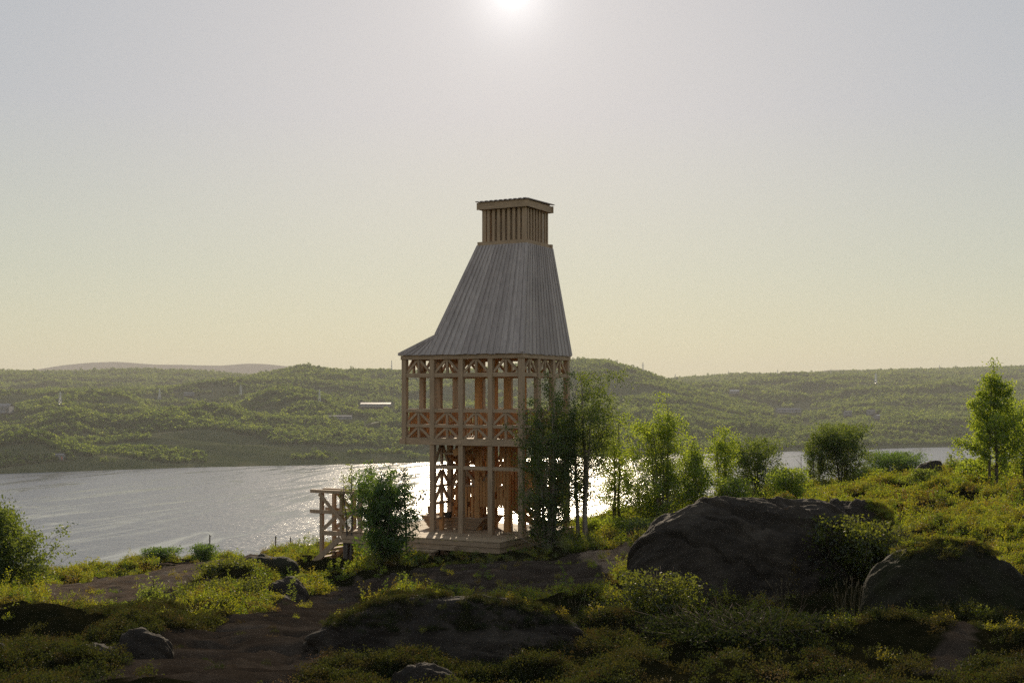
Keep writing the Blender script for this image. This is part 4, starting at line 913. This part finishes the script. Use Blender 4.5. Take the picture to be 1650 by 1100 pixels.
NG = 90000
lnY = rg.uniform(math.log(8.5), math.log(72), NG * 2); Y = np.exp(lnY); px = rg.uniform(-220, 1870, NG * 2)
x = (px - CX) / F * Y
acc = rg.uniform(0, 1, len(Y)) < np.clip((Y / 30) ** 0.9, .32, 1.0)
x, Y = x[acc], Y[acc]
z, px_, py_, vg = ground(x, Y, True)
patch = fbm(x * .45, Y * .45, 61, 3); patch2 = fbm(x * .35 + 9, Y * .35, 63, 3)
dens = np.where(vg > .5, np.clip(.50 + patch * 1.9, .05, 1), 0.012)
lv, lu = tloc(x, Y); dens = np.where((px_ < 640) & (Y < 46), dens * np.clip(.62 + patch * 1.2, .15, 1), dens); dens = np.where((lv > -5.0) & (lv <= -2.1) & (px_ > 672) & (px_ < 905), dens * .35, dens); dens = np.where((lv > -2.1) & (lv < 4.3) & (lu > -.3) & (lu < 6.6), 0, dens)
k = rg.uniform(0, 1, len(Y)) < dens
x, Y, z, px_, vg, patch2 = x[k], Y[k], z[k], px_[k], vg[k], patch2[k]
n0 = len(Y)
for key, n_, cond in (('long low outcrop', 750, lambda q, u: (q[:, 2] > u - .30) & ((q[:, 0] > at(790, 13.6)) | (fbm(q[:, 0] * 2.2, q[:, 1] * 2.2, 8, 2) > .05))),
                      ('moss topped', 420, lambda q, u: (q[:, 2] > u - .22) & (fbm(q[:, 0] * 3, q[:, 1] * 3, 4, 2) > -.1)), ('low humped', 500, lambda q, u: (q[:, 2] > u - .5) & (q[:, 0] > at(1395, 22.3)))):
    q = [v_ for k_, v_ in ROCKV.items() if k_.startswith(key)][0]; q = q[cond(q, q[:, 2].max())]; q = q[rg.integers(0, len(q), n_)] + rg.normal(size=(n_, 3)) * np.array([.05, .05, 0])
    x = np.append(x, q[:, 0]); Y = np.append(Y, q[:, 1]); z = np.append(z, q[:, 2]); px_ = np.append(px_, CX + F * q[:, 0] / q[:, 1]); vg = np.append(vg, np.full(n_, .4)); patch2 = np.append(patch2, np.full(n_, -.9))
n = len(Y); kind = rg.uniform(0, 1, n); yy_ = Y + rg.normal(size=n) * 2.2 + fbm(x * .5, Y * .5, 65, 2) * 4; coarse = yy_ > 19; far_ = yy_ > 31
idx = np.where(far_, rg.integers(3, 6, n), np.where(coarse, rg.integers(10, 12, n), rg.integers(0, 3, n)))
left = (px_ < 720) & (rg.uniform(0, 1, n) < .55) & ~far_
idx = np.where(left, rg.integers(0, 3, n), idx)
idx = np.where(kind < np.clip(.16 + patch2 * .5, .03, .6), rg.integers(6, 8, n), idx)
idx = np.where((Y > 18) & (rg.uniform(0, 1, n) < .035) & (vg > .5), rg.integers(12, 14, n), idx)
shade = (px_ > 640) & (px_ < 960) & (Y > 33)
idx = np.where((kind > np.where(shade, .6, np.where(Y > 34, .97, 2.0))), rg.integers(8, 10, n), idx)
s = rg.uniform(.7, 1.35, n) * np.where((px_ > 672) & (px_ < 905) & (Y > 36) & (Y < 50), .6, 1) * np.where((px_ > 478) & (px_ < 575) & (Y > 37) & (Y < 51), .35, 1) * np.where(vg < .5, .6, 1.0) * np.clip(.85 + (Y - 20) * .012, .85, 1.3) * (1 + .35 * np.clip(patch2, -.5, 1))
o = scatter('ground_cover', np.stack([x, Y, z - .015], 1), np.stack([rg.uniform(-.25, .25, n), rg.uniform(-.25, .25, n), rg.uniform(0, 6.28, n)], 1), np.stack([s, s, s * rg.uniform(.8, 1.25, n)], 1), idx, proto)
tag(o, 'low berry shrubs, heath and grass covering the slope', 'ground cover', kind='stuff')
print('cover', n)

# forest on the far shore
rg = np.random.default_rng(5)
for i in range(4):
    nn = 46; u_ = unit(rg.normal(size=(nn, 3))); rad = rg.uniform(.55, 1, (nn, 1)) ** .5
    P = u_ * rad * np.array([.42, .42, .5]) + np.array([0, 0, .52]); P[:, :2] *= (1.15 - P[:, 2:3] * .55)
    v, q = leaves_mesh(P, .30, .24, rg, 0); v[:, 2] = np.maximum(v[:, 2], 0); padd(protof, 'f%d' % i, v, q, M_FOREST)
# buildings to keep clear of: (px, row, halfwidth px)
BLD = [(8, 662, 20), (606, 655, 32), (568, 676, 26), (600, 687, 16), (1365, 668, 9), (1403, 667, 9), (1413, 674, 8), (1270, 664, 24), (1183, 634, 10), (305, 637, 9), (97, 752, 16), (1292, 653, 14)]
def far_at(px, row):                                  # walk out from the shore to the slope seen at this row
    D = np.arange(float(shoreD(px)) + 20, 4600, 6.0); z = farz(np.full(len(D), float(px)), D); r = HY - (z - ZC) / D * F
    i = np.argmax(r <= row) if (r <= row).any() else np.argmin(r); return D[i], z[i]
NF = 300000
D = np.exp(rg.uniform(math.log(1280), math.log(4700), NF)); px = rg.uniform(-60, 1710, NF)
ok = (D > shoreD(px) + 14) & (rg.uniform(0, 1, NF) < np.clip((D / 2600) ** 1.2, .5, 1))
D, px = D[ok], px[ok]; z = farz(px, D); x = (px - CX) / F * D
row = HY - (z - ZC) / D * F
ok = (fbm(x / 90, D / 55, 13, 3) > -.42) & (fbm(x / 300 + 5, D / 140, 19, 3) > -.38) & (rg.uniform(0, 1, len(D)) < 1)
for (bx_, by_, bw_) in BLD: ok &= ~((np.abs(px - bx_) < bw_) & (row > by_ - 5) & (row < by_ + 9))
x, D, z, px = x[ok], D[ok], z[ok], px[ok]; n = len(D)
s = rg.uniform(2.8, 7.0, n) * (1 + .35 * (rg.uniform(0, 1, n) > .9)) * np.clip(.8 + D / 9000, .8, 1.3) * (1 + .3 * fbm(x / 200, D / 120, 17, 2))
o = scatter('forest', np.stack([x, D, z - .4], 1), np.stack([np.zeros(n), np.zeros(n), rg.uniform(0, 6.28, n)], 1), np.stack([s * 1.15, s * 1.15, s * rg.uniform(.8, 1.2, n)], 1), rg.integers(0, 4, n), protof)
tag(o, 'birch forest covering the hills on the far shore', 'forest', kind='stuff')
print('forest', n)

# ---------------------------------------------------------------- buildings, masts and road on the far shore
M_WALL = mat_plain('pale_wall', (0.22, 0.22, 0.23), .8, noise=.1); M_TIN = mat_plain('tin_roof', (0.40, 0.37, 0.34), .45, .35, .1); M_DULL = mat_plain('dull_roof', (0.16, 0.15, 0.15), .7); M_DARKW = mat_plain('dark_window', (0.03, 0.035, 0.04), .3)
M_STEEL = mat_plain('galvanised_steel', (0.62, 0.62, 0.60), .45, .6, .1); M_ORANGE = mat_plain('orange_paint', (0.75, 0.16, 0.05), .5)
def house(name, label, px, row, wpx, h, dep, cat='building', wall=None, rot=0.0, nw_=4, doorm=None, pitch=.18, lift=1.0, roofm=None):
    D, z = far_at(px, row); x0 = at(px, D); w_ = wpx / F * D
    root = empty(name, (x0, D, z - 1.5 + lift), rot); tag(root, label, cat)
    q = MB(); q.box(-w_ / 2, w_ / 2, -dep / 2, dep / 2, 0, h + 1.5); q.build('wall', wall or M_WALL, root)
    rh = dep * pitch; e = .5; q = MB(); z0 = h + 1.52
    for s_ in (-1, 1):
        q.hexa([(-w_ / 2 - e, 0, z0 + rh), (w_ / 2 + e, 0, z0 + rh), (w_ / 2 + e, s_ * (dep / 2 + e), z0), (-w_ / 2 - e, s_ * (dep / 2 + e), z0),
                (-w_ / 2 - e, 0, z0 + rh + .3), (w_ / 2 + e, 0, z0 + rh + .3), (w_ / 2 + e, s_ * (dep / 2 + e), z0 + .3), (-w_ / 2 - e, s_ * (dep / 2 + e), z0 + .3)])
    q.build('roof', roofm or M_DULL, root)
    for i in range(nw_):
        xx = -w_ / 2 + (i + .5) * w_ / nw_; q = MB(); q.box(xx - w_ / nw_ * .22, xx + w_ / nw_ * .22, -dep / 2 - .08, -dep / 2 + .02, 1.5 + h * .35, 1.5 + h * .75); q.build('window', M_DARKW, root)
    q = MB(); q.box(w_ * .3, w_ * .3 + min(2.5, w_ * .12), -dep / 2 - .1, -dep / 2 + .02, .2, 1.5 + h * .55); q.build('door', doorm or M_DARKW, root)
    return root
house('warehouse', 'pale grey warehouse at the left picture edge on the far slope', 5, 665, 26, 10, 24, rot=.1, nw_=6)
house('long_shed', 'long low shed with gleaming roof on the far slope left of the tower', 606, 657, 48, 3.5, 26, nw_=8, lift=3.5, pitch=.10, roofm=M_TIN)
house('greenhouse_row', 'long faint low building below the gleaming shed on the far slope', 549, 677, 36, 3, 10, nw_=8, lift=3, pitch=.15)
house('cottage', 'small grey house left of the two close together on the right far slope', 1366, 670, 12, 6, 10, nw_=2, lift=2)
house('cottage', 'small pale house in the cluster on the right far slope, behind its lower neighbour', 1403, 669, 12, 6, 10, nw_=2, lift=2.5)
house('cottage', 'small house with bright roof, lowest and rightmost on the right far slope', 1414, 676, 9, 4, 12, nw_=2, rot=.5, lift=2.5, roofm=M_TIN)
house('depot', 'wide grey depot building on the right far slope', 1270, 666, 38, 5, 16, nw_=7, lift=3)
house('hall', 'small hall with gleaming roof high on the right far slope below the ridge', 1183, 636, 14, 4, 18, nw_=3, lift=4, roofm=M_TIN)
house('hall', 'faint low grey building high on the left far slope', 305, 639, 16, 4, 10, nw_=3, lift=3)
house('boathouse', 'little boathouse with orange door on the far left shore', 97, 754, 13, 4, 7, nw_=2, doorm=M_ORANGE, lift=1.2)
def mast(name, label, px, row, h, w0=3.0, group=None, arms=3, cat='pylon', th=.5):
    D, z = far_at(px, row); x0 = at(px, D); root = empty(name, (x0, D, z)); tag(root, label, cat, group)
    q = MB(); c = [(-1, -1), (1, -1), (1, 1), (-1, 1)]
    for (i, j) in c: q.bar((i * w0, j * w0, 0), (i * .35, j * .35, h), th, th)
    for k in range(5):
        t0, t1 = k / 5, (k + 1) / 5; r0, r1 = w0 + (.35 - w0) * t0, w0 + (.35 - w0) * t1
        for a in range(4):
            i, j = c[a]; i2, j2 = c[(a + 1) % 4]; q.bar((i * r0, j * r0, h * t0), (i2 * r1, j2 * r1, h * t1), th * .6, th * .6); q.bar((i2 * r0, j2 * r0, h * t0), (i * r1, j * r1, h * t1), th * .6, th * .6)
    q.build('lattice', M_STEEL, root)
    for k in range(arms):
        q = MB(); zz = h * (.62 + .13 * k); q.bar((-h * .16, 0, zz), (h * .16, 0, zz), th * .9, th * .9); q.build('crossarm', M_STEEL, root)
mast('power_pylon', 'white power pylon just below the right ridge', 1411, 618, 28, th=.9)
mast('radio_mast', 'tall thin radio mast on the ridge left of the tower roof', 631, 598, 30, 1.4, arms=0, cat='mast', th=.6)
for i, px in enumerate((97, 257, 388)): mast('power_pylon', ['power pylon nearest the left picture edge on the far slope', 'power pylon in the middle of three on the left far slope', 'power pylon nearest the tower on the left far slope'][i], px, (655, 645, 640)[i], 24, 2.4, 'power pylons on the left far slope')
for i, (px, row) in enumerate([(515, 648), (1036, 599), (1088, 612), (1174, 607), (1253, 604), (1339, 604), (1514, 598)]):
    mast('power_pylon', ['faint pylon halfway up the slope between bare ridge and tower', 'tiny mast on the descending right shoulder of the middle hill', 'tiny mast in the notch between two hills', 'tiny mast on the right ridge nearest the notch', 'second tiny mast right of the notch on the right ridge', 'tiny mast left of the distant grey hump', 'tiny mast on the right ridge nearest the tallest birch'][i], px, row, 22, 1.8, arms=2, th=.45)
# road cut on the far slope
rp = []
for px, row in ((588, 690), (597, 687), (606, 684.5), (616, 682)):
    D, z = far_at(px, row); rp.append((at(px, D), D, z + 3.5))
V = []
for (x_, y_, z_) in rp: V += [(x_, y_ - 9, z_), (x_, y_ + 9, z_ + .4)]
rm = fast_mesh('road', V, [(0, 2, 3, 1), (2, 4, 5, 3), (4, 6, 7, 5)])
tag(link('road', rm, mat_plain('asphalt_dusty', (0.30, 0.27, 0.24), .5)), kind='structure')

# ---------------------------------------------------------------- haze
q = MB(); q.box(-9000, 9000, -60, 12500, WATER - 9, 330)
hz = q.build('haze', None)
m, t, o_ = mat_base('air'); pv = N(t, 'ShaderNodeVolumePrincipled'); pv.inputs['Density'].default_value = 8.0e-5; pv.inputs['Color'].default_value = (0.96, 0.93, 0.90, 1); pv.inputs['Anisotropy'].default_value = 0.15
t.links.new(pv.outputs[0], o_.inputs['Volume']); hz.data.materials.append(m); tag(hz, kind='stuff')
